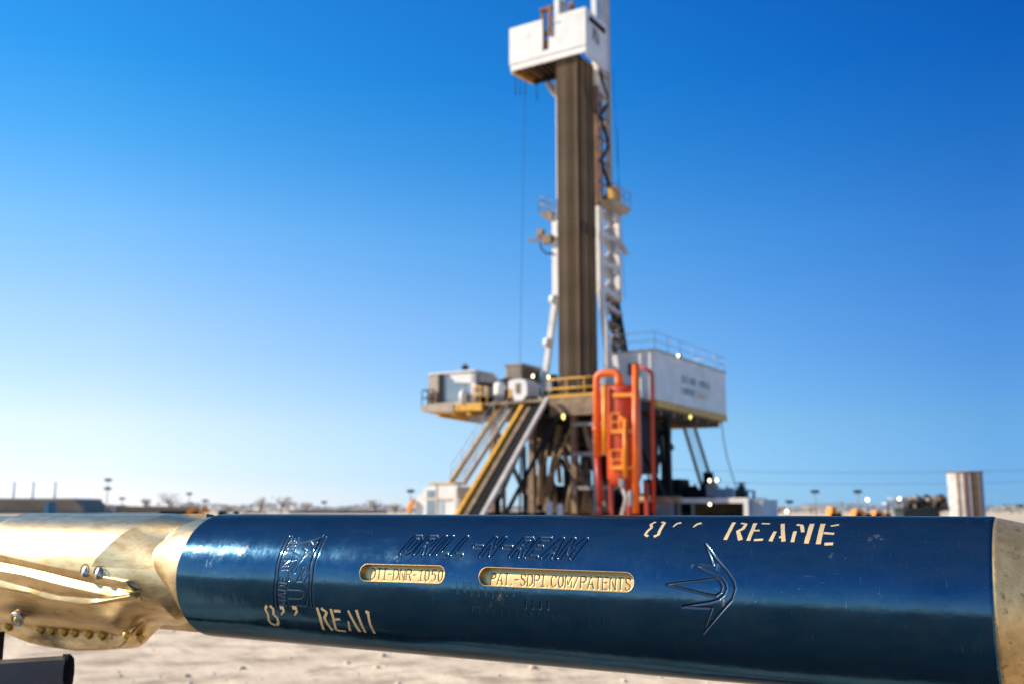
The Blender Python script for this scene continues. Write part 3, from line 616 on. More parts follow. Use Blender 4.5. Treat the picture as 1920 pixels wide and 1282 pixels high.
T = Thing('valve_stack', 'dark green valve post with a pipe arm above the blue grey container', 'valve', (on(1390, 940, 'y', 6)[0], 6, 0))
P = on(1390, 905, 'y', 6); Q = on(1413, 917, 'y', 6)
T.part('post', MB().lathe((P[0], 6), [(.14, 0), (.14, P[2]-.7), (.24, P[2]-.65), (.24, P[2]-.2), (.1, P[2]-.1), (.1, P[2]), (0, P[2])], 12), 'darkgreen')
T.part('arm', MB().path([(P[0], 6, P[2]-.45), (Q[0], 6, P[2]-.45), (Q[0], 6, 0)], .1, 8), 'bgrey')
T.part('hand_wheel', MB().tube((P[0]-.25, 6, P[2]), (P[0]+.25, 6, P[2]), .05, 6), 'dark')
T = Thing('choke_line', 'long brown pipe on stands running right from the orange vessel', 'pipe', (on(1240, 945, 'y', -1)[0], -1, 0))
P, Q = on(1200, 935, 'y', -1.2), on(1277, 935, 'y', -1.2)
T.part('pipe', MB().tube(P, Q, .17, 10), 'brown')
for x in (P[0]+.3, Q[0]-.3): T.part('stand', MB().beam((x, -1.2, 0), (x, -1.2, P[2]-.1), .12), 'dark')
T = Thing('steel_bin', 'plain grey steel bin between orange vessel and white shelter', 'bin', (on(1240, 962, 'y', 1)[0], 1.5, 0))
P, Q = on(1226, 941, 'y', 1), on(1256, 941, 'y', 1)
T.part('bin_body', MB().box(P[0], Q[0], 1, 2.6, 0, P[2]), 'grey'); T.part('rim', MB().box(P[0]-.05, Q[0]+.05, .95, 2.65, P[2]+.002, P[2]+.1), 'lgrey')
for k, (px, lab) in enumerate(((1030, 'left one of two short white posts under the rig floor'), (1050, 'right one of two short white posts under the rig floor'))):
    P = on(px, 938 if k == 0 else 943, 'y', -3.2); T = Thing('bollard', lab, 'bollard', (P[0], -3.2, 0), 'white posts under the rig floor')
    T.part('post', MB().lathe((P[0], -3.2), [(.17, 0), (.17, P[2]-.08), (.12, P[2]-.02), (0, P[2])], 14), 'white'); T.part('foot', MB().box(P[0]-.3, P[0]+.3, -3.5, -2.9, 0, .04), 'dark')

# ---- lit floodlights
def flood(p, label, world=False, m='lamp', r=.11, stand=None):
    x, y, z = p; T = Thing('floodlight', label, 'floodlight', (x, y, z-.2), 'lit floodlights around the site', world)
    d = Vector((0, -1, 0)) if world else Vector((-math.sin(-YAW)*-1, -math.cos(YAW), 0))
    c = Vector(p)
    T.part('housing', MB().path([c-d*.22, c-d*.1, c+d*.02], [.06, r*1.15, r*1.2], 12), 'dark')
    T.part('lens', MB().path([c+d*.022, c+d*.04], [r, r*.9], 12), m)
    if stand: T.part('bracket', MB().tube(c-d*.1, Vector(stand), .03, 6), 'dark')
flood(on(1000, 704, 'y', .45), 'lit floodlight on the brown cooling unit')
flood(on(1029, 706, 'y', 2.2), 'lit floodlight between the white mast foot and the drill pipe')
flood(on(1272, 666, 'x', dx1+.1), 'lit floodlight on the roof edge of the white doghouse')
flood(on(1331, 900, 'y', 8.4), 'left one of two lit floodlights above the dark engine skid')
flood(on(1345, 899, 'y', 8.4), 'right one of two lit floodlights above the dark engine skid')
p = on(1334, 944, 'y', 2.6); flood((p[0], 2.4, p[2]), 'lit lamp hanging inside the white framed shelter', r=.1)
flood(on(1057, 780, 'y', -.8), 'dim greenish lamp under the rig floor', m='lampdim', r=.18)
flood(on(1295, 781, 'x', dx1+.1), 'dim yellow lamp under the doghouse floor beam', m='lampdim', r=.14)

# ================================================================== far surroundings
FY = 150
def wbox(T, name, pa, pb, Y, depth, m, z0=0.0):
    P, Q = far(*pa, Y), far(*pb, Y); return T.part(name, MB().box(P[0], Q[0], Y, Y+depth, z0, P[2]), m)
def wthing(name, label, cat, px, Y, group=None): x = far(px, 950, Y)[0]; return Thing(name, label, cat, (x, Y, 0), group, True)
T = wthing('rusty_tank', 'tall white tank with rust brown vertical stripes at the right', 'tank', 1808, 95)
P, Q = far(1777, 884, 96.6), far(1839, 884, 96.6); xc, rt = (P[0]+Q[0])/2, (Q[0]-P[0])/2; zt4 = P[2]
T.part('shell', MB().lathe((xc, 95+rt), [(0, 0), (rt*1.04, 0), (rt*1.04, .12), (rt, .13), (rt, zt4), (0, zt4+.12)], 32), 'lgrey')
for ang, wd, m in ((-137, .08, 'brown'), (-114, .09, 'rust'), (-92, .10, 'rust'), (-79, .09, 'brown'), (-70, .06, 'yellow'), (-50, .03, 'grey')):
    t0_ = R_(ang); vv = []
    for t in (t0_-wd, t0_, t0_+wd):
        for z in (.3, zt4-.05): vv.append((xc+rt*1.03*math.cos(t), 95+rt+rt*1.03*math.sin(t), z))
    for t in (t0_-wd, t0_+wd):
        for z in (.3, zt4-.05): vv.append((xc+rt*.98*math.cos(t), 95+rt+rt*.98*math.sin(t), z))
    T.part('vertical_strip', MB().add(vv, [(0, 2, 3, 1), (2, 4, 5, 3), (0, 1, 7, 6), (4, 8, 9, 5), (1, 3, 5, 9, 7)]), m)
T.part('top_rim', MB().lathe((xc, 95+rt), [(rt*1.0, zt4-.12), (rt*1.06, zt4-.1), (rt*1.06, zt4), (rt, zt4+.02)], 32), 'rust')
# machinery left of the tank
T = wthing('pipe_manifold', 'jumble of tan and green pipework on a skid left of the rusty tank', 'machinery', 1730, 92)
for k in range(46):
    px = 1696+rng.uniform(0, 76); py = 937+rng.uniform(-3, 14)+(4 if px < 1710 else 0); P = Vector(far(px, py, 92+rng.uniform(0, 2))); r = rng.uniform(.1, .24)
    d = Vector((rng.normal(), rng.normal()*.6, rng.normal()*.7)).normalized()*rng.uniform(.25, .6)
    T.part('pipe_piece' if k % 3 else 'valve_body', MB().path([P-d, P-d*.9, P+d*.1, P+d*.15, P+d*.9, P+d], [r*1.5, r, r, r*1.45, r, r*1.4], 9), ('tan', 'brown', 'tan', 'darkgreen', 'brown', 'dark', 'rust')[k % 7])
wbox(T, 'skid', (1693, 952), (1762, 952), 92, 2.2, 'darkgreen')
P, Q = far(1664, 935, 92), far(1700, 938, 92); T.part('flow_line', MB().tube(P, Q, .17, 8), 'bgrey'); T.part('flow_line', MB().tube(far(1690, 953, 91.8), far(1780, 953, 91.8), .12, 8), 'darkgreen')
T.part('tarp', MB().box(far(1668, 942, 92)[0], far(1692, 942, 92)[0], 92.2, 94, far(1668, 945, 92)[2], far(1668, 941, 92)[2]), 'bgrey')
T.part('stand', MB().beam((P[0], 92, 0), P, .12), 'dark')
for k, (xa, xb, yt, lab) in enumerate(((1558, 1575, 949, 'orange loader with a sloping nose far right of the rig'), (1603, 1632, 954, 'low orange machine below the bright floodlight'), (1640, 1670, 957, 'low brown orange machine beside the pipe manifold'))):
    T = wthing('yellow_machine', lab, 'machine', (xa+xb)/2, 110)
    P, Q = far(xa, yt, 110), far(xb, yt, 110); L = Q[0]-P[0]
    T.part('body', MB().hexa([(P[0], 110, .3), (Q[0], 110, .3), (Q[0], 112, .3), (P[0], 112, .3)], [(P[0]+L*.15, 110.2, P[2]), (P[0]+L*.55, 110.2, P[2]-.1), (P[0]+L*.55, 111.8, P[2]-.1), (P[0]+L*.15, 111.8, P[2])]), 'amber')
    T.part('bucket', MB().box(P[0]+L*.6, Q[0], 109.7, 112.2, .1, P[2]*.6), 'brown')
    for x in (P[0]+L*.2, Q[0]-L*.2): T.part('wheel', MB().tube((x, 109.7, .35), (x, 110.05, .35), .35, 12), 'black')
def mast_light(px, ytop, Y, label, heads=1, group='tall site light masts'):
    P = far(px, ytop, Y); T = Thing('light_mast', label, 'light mast', (P[0], Y, 0), group, True)
    T.part('pole', MB().path([(P[0], Y, 0), (P[0], Y, P[2])], [.16, .07], 8), 'grey')
    for h in range(heads):
        z = P[2]-h*16*Y/F
        mb = MB()
        for k in range(8):
            t = k*math.pi/4; mb.box(P[0]+.5*math.cos(t)-.22, P[0]+.5*math.cos(t)+.22, Y+.5*math.sin(t)-.2, Y+.5*math.sin(t)+.2, z-.25, z+.3)
        T.part('lamp_head', mb, 'dark'); T.part('head_ring', MB().lathe((P[0], Y), [(.25, z-.1), (.6, z-.1), (.6, z+.05), (.25, z+.05)], 12), 'grey')
mast_light(1528, 921, 190, 'dark headed light mast standing left of its twin, far right of the rig'); mast_light(1608, 921, 190, 'dark headed light mast standing beside the bright floodlight')
mast_light(203, 899, 220, 'tall light mast with two lamp clusters beyond the left hall', 2)
mast_light(229, 934, 260, 'short light mast just right of the double headed mast at left'); mast_light(355, 925, 260, 'light mast right of the hazy trees at far left'); mast_light(385, 938, 250, 'short dark light mast above the yellow digger arms'); mast_light(608, 941, 260, 'dark headed short light mast beyond the pipe middle'); mast_light(770, 920, 200, 'light mast beside the white site cabin'); mast_light(1912, 948, 230, 'light mast at the far right edge'); mast_light(1480, 940, 200, 'short light mast above the leftmost distant floodlight')
for px, lab in ((27, 'leftmost thin grey pole above the left hall'), (63, 'middle thin grey pole above the left hall'), (104, 'rightmost thin grey pole above the left hall')):
    P = far(px, 905, 240); T = Thing('steel_pole', lab, 'pole', (P[0], 240, 0), 'thin poles above the left hall', True)
    T.part('pole', MB().path([(P[0], 240, 0), (P[0], 240, P[2])], [.3, .22], 8), 'bgrey'); T.part('cap', MB().lathe((P[0], 240), [(0, P[2]), (.3, P[2]+.01), (.1, P[2]+.3), (0, P[2]+.3)], 8), 'grey')
for px, py, lab in ((1475, 958, 'lit distant floodlight low at right of the container'), (1626, 936, 'brightest distant floodlight beside the dark headed mast'), (1686, 934, 'lit distant floodlight above the pipe manifold')):
    P = far(px, py, 90); flood(P, lab, True, r=.15, stand=(P[0], 90.1, 0))
# buildings at the left
T = wthing('grey_hall', 'long low grey hall at the far left with sloped right end', 'hall', 80, 230)
P, Q, S_ = far(-60, 936, 230), far(140, 936, 230), far(165, 948, 230)
T.part('wall', MB().hexa([(P[0], 230, 0), (S_[0], 230, 0), (S_[0], 245, 0), (P[0], 245, 0)], [(P[0], 230, P[2]), (Q[0], 230, Q[2]), (Q[0], 245, Q[2]), (P[0], 245, P[2])]), 'hall')
T.part('roof', MB().box(P[0], Q[0], 229.6, 245.4, P[2]+.003, P[2]+.35), 'lgrey')
T.part('gate', MB().box(far(32, 0, 230)[0], far(50, 0, 230)[0], 229.7, 229.99, 0, far(40, 947, 230)[2]), 'lgrey'); T.part('door', MB().box(far(54, 0, 230)[0], far(62, 0, 230)[0], 229.7, 229.99, 0, far(40, 940, 230)[2]), 'tan')
T = wthing('blue_booth', 'narrow blue booth in front of the grey hall', 'booth', 93, 215)
wbox(T, 'front', (84, 941), (92, 941), 215, 1.4, 'blue'); wbox(T, 'side', (92.2, 940), (101, 940), 215.3, 1.4, mat('deep_blue_panel', (.03, .13, .24), .6))
T = wthing('long_wall', 'long dark low wall behind the left tool end', 'wall', 300, 240); wbox(T, 'panel', (218, 949), (372, 951), 240, 1, 'hall'); wbox(T, 'coping', (218, 948.4), (372, 950), 239.8, 1.4, 'lgrey', far(218, 949.2, 240)[2])
T = wthing('low_shed', 'low dark shed line beyond the middle of the pipe', 'shed', 650, 260); wbox(T, 'wall', (542, 957), (720, 958), 260, 6, 'hall'); wbox(T, 'roof', (540, 955.6), (722, 956), 259.6, 7, 'grey', far(540, 956.9, 260)[2])
T = wthing('pale_shed', 'pale low shed between the grey hall and the long wall', 'shed', 190, 250); wbox(T, 'wall', (165, 947), (216, 947), 250, 6, 'lgrey'); wbox(T, 'roof', (163, 945.8), (217, 945.8), 249.6, 7, 'white', far(163, 946.9, 250)[2]); wbox(T, 'doorway', (181, 958), (198, 958), 249.8, .15, 'dark')
T = wthing('digger', 'yellow digger with two raised arms behind the tool shoulder', 'digger', 378, 75)
for (a, b) in (((352, 962), (366, 950)), ((374, 965), (384, 952)), ((384, 952), (392, 958))): T.part('arm', MB().beam(far(*a, 75), far(*b, 75), .28, .3), 'amber')
T.part('body', MB().box(far(355, 0, 75)[0], far(408, 0, 75)[0], 75, 77.5, .4, far(355, 957, 75)[2]), 'dark'); T.part('track', MB().box(far(350, 0, 75)[0], far(412, 0, 75)[0], 74.8, 78, 0, .398), 'black')
T = wthing('parked_trailer', 'dark low trailer with orange stripe beyond the pipe', 'trailer', 475, 150); wbox(T, 'bed', (455, 958.5), (492, 958.5), 150, 2.4, 'dark', .5); wbox(T, 'stripe', (486, 959), (494, 959), 149.9, .08, 'amber', .5)
for px in (460, 466, 486): T.part('wheel', MB().tube((far(px, 0, 150)[0], 149.9, .45), (far(px, 0, 150)[0], 150.2, .45), .45, 12), 'black')
mb = MB()
for k in range(5200):
    X = rng.uniform(-190, 230); Y = 300+rng.uniform(0, 30); hgt = (1.2+1.2*math.sin(X*.11)**2+.9*math.sin(X*.031+1)**2)*rng.random()**.7
    a, b = Vector((rng.uniform(.3, .8), 0, rng.uniform(-.15, .15))), Vector((rng.uniform(-.1, .1), .1, rng.uniform(.15, .4)))
    q = Vector((X, Y, hgt)); mb.add([q-a, q-b, q+a, q+b], [(0, 1, 2, 3)])
single('scrub', mb, 'twig', None, None, (0, 300, 0), world=True, kind='stuff')
T = wthing('power_line', 'two faint overhead wires between poles right of the rig', 'power line', 1225, 180)
for px in (1218, 2010): P = far(px, 874, 180); T.part('pole', MB().path([(P[0], 180, 0), (P[0], 180, P[2]+.3)], [.16, .1], 8), 'bark')
for py in (878, 900): T.part('wire', MB().path([far(1218+(2010-1218)*t/12, py+7*4*(t/12)*(1-t/12), 180) for t in range(13)], .026, 5), 'dark')
# leafless pale trees on the skyline
def tree(px, ytop, Y, wpx, label):
    P = far(px, ytop, Y); H_ = P[2]; W = wpx*Y/F/2; T = Thing('bare_tree', label, 'tree', (P[0], Y, 0), 'hazy trees on the skyline', True)
    r = np.random.default_rng(int(px)); mb = MB(); mb.path([(P[0], Y, 0), (P[0]+.1, Y, H_*.35), (P[0], Y, H_*.7)], [.28, .2, .08], 7)
    tips = []
    for k in range(14):
        t = r.uniform(0, 6.28); z0 = H_*r.uniform(.25, .6); e = (P[0]+W*.8*math.cos(t)*r.uniform(.4, 1), Y+W*.8*math.sin(t), H_*r.uniform(.6, .98)); mb.path([(P[0], Y, z0), e], [.1, .03], 5); tips.append(e)
    T.part('trunk', mb, 'bark')
    c = MB()
    for k in range(300):
        e = tips[r.integers(len(tips))]; q = Vector(e)+Vector(r.normal(0, 1, 3))*Vector((W*.28, W*.28, H_*.1)).length*.45
        q.z = max(.5, min(H_*1.02, q.z)); a, b = Vector(r.normal(0, 1, 3)).normalized()*.26, Vector(r.normal(0, 1, 3)).normalized()*.12
        c.add([q-a, q+b, q+a, q-b], [(0, 1, 2, 3)])
    T.part('crown', c, 'twig')
for a in ((318, 926, 270, 44, 'widest hazy tree left of the tool shoulder'), (274, 936, 280, 18, 'small hazy tree left of the widest tree'), (488, 933, 270, 24, 'leafless pale tree left of its taller neighbour'), (528, 932, 280, 44, 'broad pale tree right of the trailer'), (575, 942, 290, 22, 'small pale tree left of the short dark mast'), (704, 938, 270, 34, 'hazy pale tree left of the site cabin'), (742, 945, 280, 26, 'low hazy tree next to the site cabin'), (430, 948, 280, 30, 'low pale shrub tree right of the digger'), (1520, 948, 260, 60, 'low pale tree line piece left of the orange loader'), (1895, 950, 260, 60, 'low pale tree beyond the rusty tank'), (1460, 948, 260, 40, 'low pale tree right of the container')):
    tree(*a)

# ================================================================== the tool in the foreground
RT = .1                                        # sleeve radius
AX = ray(-2285, 953); AX[2] = 0; AX = AX/np.linalg.norm(AX)      # axis direction, away to the left
XR_ = -AX                                      # tool frame: x to the right along the axis, y away, z up
YR = np.array((-XR_[1], XR_[0], 0.0))          # away from the camera
def perp_angle(px, py):
    d = ray(px, py); return math.atan2(d[2], d.dot(YR))
top_a = .5*(perp_angle(420, 962.5)+perp_angle(1800, 966.8)); bot_a = .5*(perp_angle(400, 1192)+perp_angle(1380, 1280))
half = (top_a-bot_a)/2; mid = (top_a+bot_a)/2; DIST = RT/math.sin(half)
AC = YR*DIST*math.cos(mid) + np.array((0, 0, CAMH+DIST*math.sin(mid)))      # nearest point of the axis
def unwrap(px, py, r=RT):
    """photo pixel -> (s, t=angle*RT) on the cylinder of radius r round the tool axis"""
    d = ray(px, py); o = np.array((0, 0, CAMH))-AC
    dy, dz, oy, oz = d.dot(YR), d[2], o.dot(YR), o[2]
    a, b, c = dy*dy+dz*dz, oy*dy+oz*dz, oy*oy+oz*oz-r*r
    t = (-b-math.sqrt(max(0, b*b-a*c)))/a
    s = (o+d*t).dot(XR_); y, z = oy+dy*t, oz+dz*t
    return s, math.atan2(z, -y)*RT
def axdist(px, py):
    d = ray(px, py); dy, dz = d.dot(YR), d[2]; o = np.array((0, 0, CAMH))-AC
    return abs(o.dot(YR)*dz-o[2]*dy)/math.hypot(dy, dz)
def surf(s, t, r):                              # tool-frame point
    ph = np.asarray(t)/RT; return np.stack([np.asarray(s)+0*ph, -r*np.cos(ph), r*np.sin(ph)], -1)
TOOL = Matrix.Translation(Vector(AC)) @ Matrix(((XR_[0], YR[0], 0), (XR_[1], YR[1], 0), (0, 0, 1))).to_4x4()
tool = bpy.data.objects.new('drilling_reamer', None); COL.objects.link(tool); tool.matrix_world = TOOL
tag(tool, 'long steel drilling reamer with glossy blue body, stencilled letters and toothed cutter end', 'drilling tool')
def tpart(name, me, parent=None, label=None, kind=None):
    o = bpy.data.objects.new(name, me); COL.objects.link(o); o.parent = parent or tool
    if label: o['label'] = label
    if kind: o['kind'] = kind
    return o
def fastmesh(name, V, Q, m, smooth=True):
    me = bpy.data.meshes.new(name); V = np.asarray(V, dtype=np.float32).reshape(-1, 3); Q = np.asarray(Q, dtype=np.int32)
    used = np.zeros(len(V), bool); used[Q.ravel()] = True; remap = np.cumsum(used)-1; V = V[used]; Q = remap[Q].astype(np.int32)
    me.vertices.add(len(V)); me.vertices.foreach_set('co', V.ravel())
    k = Q.shape[1]; me.loops.add(Q.size); me.loops.foreach_set('vertex_index', Q.ravel())
    me.polygons.add(len(Q)); me.polygons.foreach_set('loop_start', np.arange(0, Q.size, k, dtype=np.int32)); me.polygons.foreach_set('loop_total', np.full(len(Q), k, dtype=np.int32))
    me.polygons.foreach_set('use_smooth', np.full(len(Q), smooth)); me.materials.append(m); me.update(calc_edges=True); me.validate(); return me
def gridquads(ns, nt_, wrap=False):
    i, j = np.meshgrid(np.arange(ns-1), np.arange(nt_ if wrap else nt_-1), indexing='ij'); j2 = (j+1) % nt_
    return np.stack([i*nt_+j, (i+1)*nt_+j, (i+1)*nt_+j2, i*nt_+j2], -1).reshape(-1, 4)

# --- tool materials
def paint_material():
    m = bpy.data.materials.new('glossy_blue_coating'); m.use_nodes = True; n, l = m.node_tree.nodes, m.node_tree.links; b = n['Principled BSDF']
    tc = n.new('ShaderNodeTexCoord')
    def noise(scale, det=4, st=None, rough=.5):
        x = n.new('ShaderNodeTexNoise'); x.inputs['Scale'].default_value = scale; x.inputs['Detail'].default_value = det; x.inputs['Roughness'].default_value = rough
        if st:
            mp = n.new('ShaderNodeMapping'); mp.inputs['Scale'].default_value = st; l.new(tc.outputs['Object'], mp.inputs[0]); l.new(mp.outputs[0], x.inputs['Vector'])
        else: l.new(tc.outputs['Object'], x.inputs['Vector'])
        return x.outputs['Fac']
    def ramp(fac, lo, hi, a=0., b_=1.):
        r = n.new('ShaderNodeMapRange'); r.inputs[1].default_value = lo; r.inputs[2].default_value = hi; r.inputs[3].default_value = a; r.inputs[4].default_value = b_; l.new(fac, r.inputs[0]); return r.outputs[0]
    def mix(f, A, B):
        x = n.new('ShaderNodeMix'); x.data_type = 'RGBA'
        for k, q in (('A', A), ('B', B)):
            if isinstance(q, tuple): x.inputs[k].default_value = (*q, 1)
            else: l.new(q, x.inputs[k])
        l.new(f, x.inputs['Factor']); return x.outputs['Result']
    c = mix(ramp(noise(9, 5), .3, .7), (.022, .084, .152), (.032, .110, .192))
    worn = ramp(noise(26, 6, None, .7), .68, .74)                     # small rubbed brown spots
    c = mix(worn, c, (.14, .11, .08))
    speck = ramp(noise(330, 1), .765, .80)                             # dust specks
    c = mix(speck, c, (.36, .36, .35))
    c = mix(ramp(noise(60, 7, (.35, 1, 1), .75), .4, .8, .0, .16), c, (.26, .27, .27))   # film of pale dust
    c = mix(ramp(noise(1, 2, (900, 45, 45)), .70, .78, 0, .35), c, (.5, .5, .48))         # fine scratches round the body
    c = mix(ramp(noise(1, 2, (60, 900, 300)), .70, .80, 0, .3), c, (.45, .45, .45))
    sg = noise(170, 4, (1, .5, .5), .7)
    for (cx_, cy_, cz_, rr_) in SCUFFS_AND_GLINT:                                                   # rubbed patches; the left-end group also paints in the sun glint
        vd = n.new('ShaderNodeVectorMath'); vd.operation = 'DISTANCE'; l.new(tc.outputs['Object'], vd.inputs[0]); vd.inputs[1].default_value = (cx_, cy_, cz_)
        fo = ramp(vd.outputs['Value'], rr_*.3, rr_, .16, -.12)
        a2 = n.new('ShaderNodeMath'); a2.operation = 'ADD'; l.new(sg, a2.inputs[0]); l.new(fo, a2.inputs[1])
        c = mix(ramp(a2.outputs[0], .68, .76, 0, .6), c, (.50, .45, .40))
    l.new(c, b.inputs['Base Color'])
    b.inputs['Metallic'].default_value = .86; b.inputs['Specular Tint'].default_value = (.40, .35, .31, 1)
    l.new(ramp(noise(35, 6, None, .7), .35, .75, .11, .22), b.inputs['Roughness'])
    h1 = noise(14, 3); h2 = noise(160, 3)
    ad = n.new('ShaderNodeMath'); ad.operation = 'MULTIPLY_ADD'; ad.inputs[1].default_value = .10; l.new(h2, ad.inputs[0]); l.new(h1, ad.inputs[2])
    bp = n.new('ShaderNodeBump'); bp.inputs['Strength'].default_value = .25; bp.inputs['Distance'].default_value = .004; l.new(ad.outputs[0], bp.inputs['Height']); l.new(bp.outputs[0], b.inputs['Normal'])
    return m
SCUFFS_AND_GLINT = [(*map(float, surf(*unwrap(px_, py_), RT)), rr_) for px_, py_, rr_ in ((372, 1030, .022), (415, 1035, .026), (395, 1050, .03), (452, 1030, .028), (745, 1047, .012), (1010, 1055, .012), (1345, 1062, .010), (1352, 1130, .012), (1300, 1060, .008), (1560, 1040, .012), (1862, 1010, .012), (1862, 1060, .01), (1640, 1010, .02), (930, 1128, .03))]
M['coat'] = paint_material()
M['steel'] = mat('bare_machined_steel', (.63, .475, .255), .37, 1., var=.22, scale=40, col2=(.42, .24, .07), c2lo=.48, c2hi=.72, bump=.22, bscale=420, bdist=.0008, stretch=(.3, 1, 1))
M['pitted'] = mat('pitted_steel', (.74, .51, .23), .5, .85, var=.2, scale=70, col2=(.30, .20, .10), c2lo=.56, c2hi=.70, bump=.35, bscale=260, bdist=.001)
M['slot'] = mat('milled_steel', (.66, .46, .20), .42, .9, var=.08, scale=30, bump=.15, bscale=400, bdist=.0005)
M['gold'] = mat('gold_stained_steel', (.88, .48, .08), .35, .2, var=.12, scale=60)
M['insert'] = mat('carbide_insert', (.75, .72, .66), .42, 1., var=.1, scale=40)
M['stencil'] = mat('bare_metal_stencil', (.88, .64, .32), .55, .5, var=.12, scale=60, col2=(.5, .36, .18), c2lo=.62, c2hi=.75)
M['stamp'] = mat('dark_stamp_fill', (.09, .045, .015), .8, 0, var=.3, scale=80)  # dark brown for the stamped strokes and button seats

SL, SR_ = unwrap(327, 1090)[0], unwrap(1860, 1090)[0]

# --- stroke font (x to the right, y up, cap height 1)
FONT = {
 'D': [[(0, 0), (0, 1), (.3, 1), (.52, .8), (.55, .5), (.52, .2), (.3, 0), (0, 0)]], 'R': [[(0, 0), (0, 1), (.38, 1), (.52, .9), (.53, .68), (.4, .52), (0, .5)], [(.3, .5), (.55, 0)]],
 'I': [[(.08, 0), (.08, 1)]], 'L': [[(0, 1), (0, 0), (.5, 0)]], 'N': [[(0, 0), (0, 1), (.55, 0), (.55, 1)]], 'E': [[(.5, 0), (0, 0), (0, 1), (.5, 1)], [(0, .52), (.42, .52)]],
 'A': [[(0, 0), (.29, 1), (.58, 0)], [(.1, .34), (.48, .34)]], 'M': [[(0, 0), (0, 1), (.33, .25), (.66, 1), (.66, 0)]], 'T': [[(0, 1), (.56, 1)], [(.28, 1), (.28, 0)]],
 'P': [[(0, 0), (0, 1), (.38, 1), (.52, .9), (.53, .66), (.4, .5), (0, .48)]], 'S': [[(.5, .84), (.4, .98), (.2, 1), (.04, .86), (.08, .64), (.42, .44), (.5, .24), (.4, .05), (.18, 0), (.02, .14)]],
 'C': [[(.54, .82), (.4, .98), (.2, .98), (.04, .75), (.02, .5), (.04, .25), (.2, .02), (.4, .02), (.54, .18)]], 'O': [[(.28, 0), (.08, .14), (.02, .5), (.08, .86), (.28, 1), (.48, .86), (.54, .5), (.48, .14), (.28, 0)]],
 '0': [[(.26, 0), (.08, .14), (.03, .5), (.08, .86), (.26, 1), (.44, .86), (.49, .5), (.44, .14), (.26, 0)]], '1': [[(.1, .8), (.28, 1), (.28, 0)], [(.08, 0), (.48, 0)]], '5': [[(.46, 1), (.08, 1), (.06, .56), (.3, .62), (.47, .45), (.46, .18), (.3, 0), (.04, .06)]],
 '/': [[(0, -.05), (.5, 1.05)]], '-': [[(.04, .48), (.42, .48)]], '.': [[(.12, .0), (.14, .03)]], 'H': [[(0, 0), (0, 1)], [(.54, 0), (.54, 1)], [(0, .52), (.54, .52)]], 'U': [[(0, 1), (0, .2), (.14, 0), (.38, 0), (.52, .2), (.52, 1)]], ' ': [], 
}
FONT['i'] = [[(.0, 1), (.4, 1)], [(.2, 1), (.2, 0)], [(0, 0), (.4, 0)]]        # I with serifs
def text_strokes(txt, p0, p1, height, slant=0., gap=.22, adv=None):
    """strokes of a line of text from baseline point p0 to p1 in the (s, t) surface plane"""
    wd = {'M': .66, 'I': .16, '.': .26, '-': .46, '1': .5, ' ': .3, 'i': .4}
    tot = sum(wd.get(c, .55)+gap for c in txt)-gap
    p0, p1 = np.array(p0), np.array(p1); L = np.linalg.norm(p1-p0); e = (p1-p0)/L; nrm = np.array((-e[1], e[0])); kx = L/tot
    out, x = [], 0
    for ch in txt:
        for st in FONT[ch]: out.append([p0+e*((x+q[0])*kx+slant*q[1]*height)+nrm*q[1]*height for q in st])
        x += wd.get(ch, .55)+gap
    return out
def seg_dist(D, S, Tt, strokes, margin):
    """lower D (grid over S x Tt) to the distance from the strokes"""
    for st in strokes:
        for a, b in zip(st[:-1], st[1:]):
            i0, i1 = np.searchsorted(S, [min(a[0], b[0])-margin, max(a[0], b[0])+margin]); j0, j1 = np.searchsorted(Tt, [min(a[1], b[1])-margin, max(a[1], b[1])+margin])
            if i1 <= i0 or j1 <= j0: continue
            ss, tt = S[i0:i1, None], Tt[None, j0:j1]; ab = np.array((b[0]-a[0], b[1]-a[1])); L2 = max(ab.dot(ab), 1e-12)
            u = np.clip(((ss-a[0])*ab[0]+(tt-a[1])*ab[1])/L2, 0, 1)
            D[i0:i1, j0:j1] = np.minimum(D[i0:i1, j0:j1], np.hypot(ss-a[0]-u*ab[0], tt-a[1]-u*ab[1]))
    return D
def U(pts, r=RT): return [np.array(unwrap(*p, r)) for p in pts]
def crop(pts, ox, oy, k): return U([(ox+x/k, oy+y/k) for x, y in pts])
# --- marks engraved in the sleeve
grooves = []                                   # (strokes, half width, depth)
e2 = lambda pts: crop(pts, 500, 990, 8.014)
wide = [e2([(330, 125), (270, 230), (200, 380), (160, 520), (130, 700), (115, 900), (110, 1050), (125, 1165)]), e2([(378, 122), (300, 270), (230, 430), (190, 600), (165, 800), (158, 950), (165, 1050), (180, 1165)]),
        e2([(830, 125), (745, 300), (695, 420), (665, 560), (640, 800), (640, 1000), (652, 1175)]), e2([(890, 130), (820, 270), (760, 420), (720, 560), (690, 760), (680, 950), (685, 1100), (700, 1180)])]
grooves.append((wide, .0015, .0010))
fine = [e2(q) for q in (
    [(825, 125), (700, 170), (460, 240), (410, 355), (545, 440), (620, 370)],
    [(655, 185), (690, 250), (755, 212), (692, 310), (690, 395), (620, 352), (550, 425), (592, 330), (550, 295), (612, 278), (655, 185)],
    [(545, 440), (530, 470), (480, 530), (450, 620), (430, 665), (400, 670), (385, 630), (420, 590), (450, 540), (470, 440)], [(435, 465), (380, 480), (345, 560), (325, 680), (330, 770), (345, 780), (315, 790), (308, 890)],
    [(450, 795), (520, 660), (540, 580), (570, 565), (570, 640), (535, 680), (520, 795), (450, 795)], [(825, 130), (760, 260), (700, 390), (660, 520), (640, 640), (605, 740), (565, 800), (605, 870), (620, 960), (610, 1060), (580, 1165)],
    [(305, 915), (480, 920), (530, 940), (548, 990), (520, 1040), (470, 1055), (320, 1045)], [(300, 1050), (310, 1100), (335, 1165), (470, 1150), (580, 1165)])]
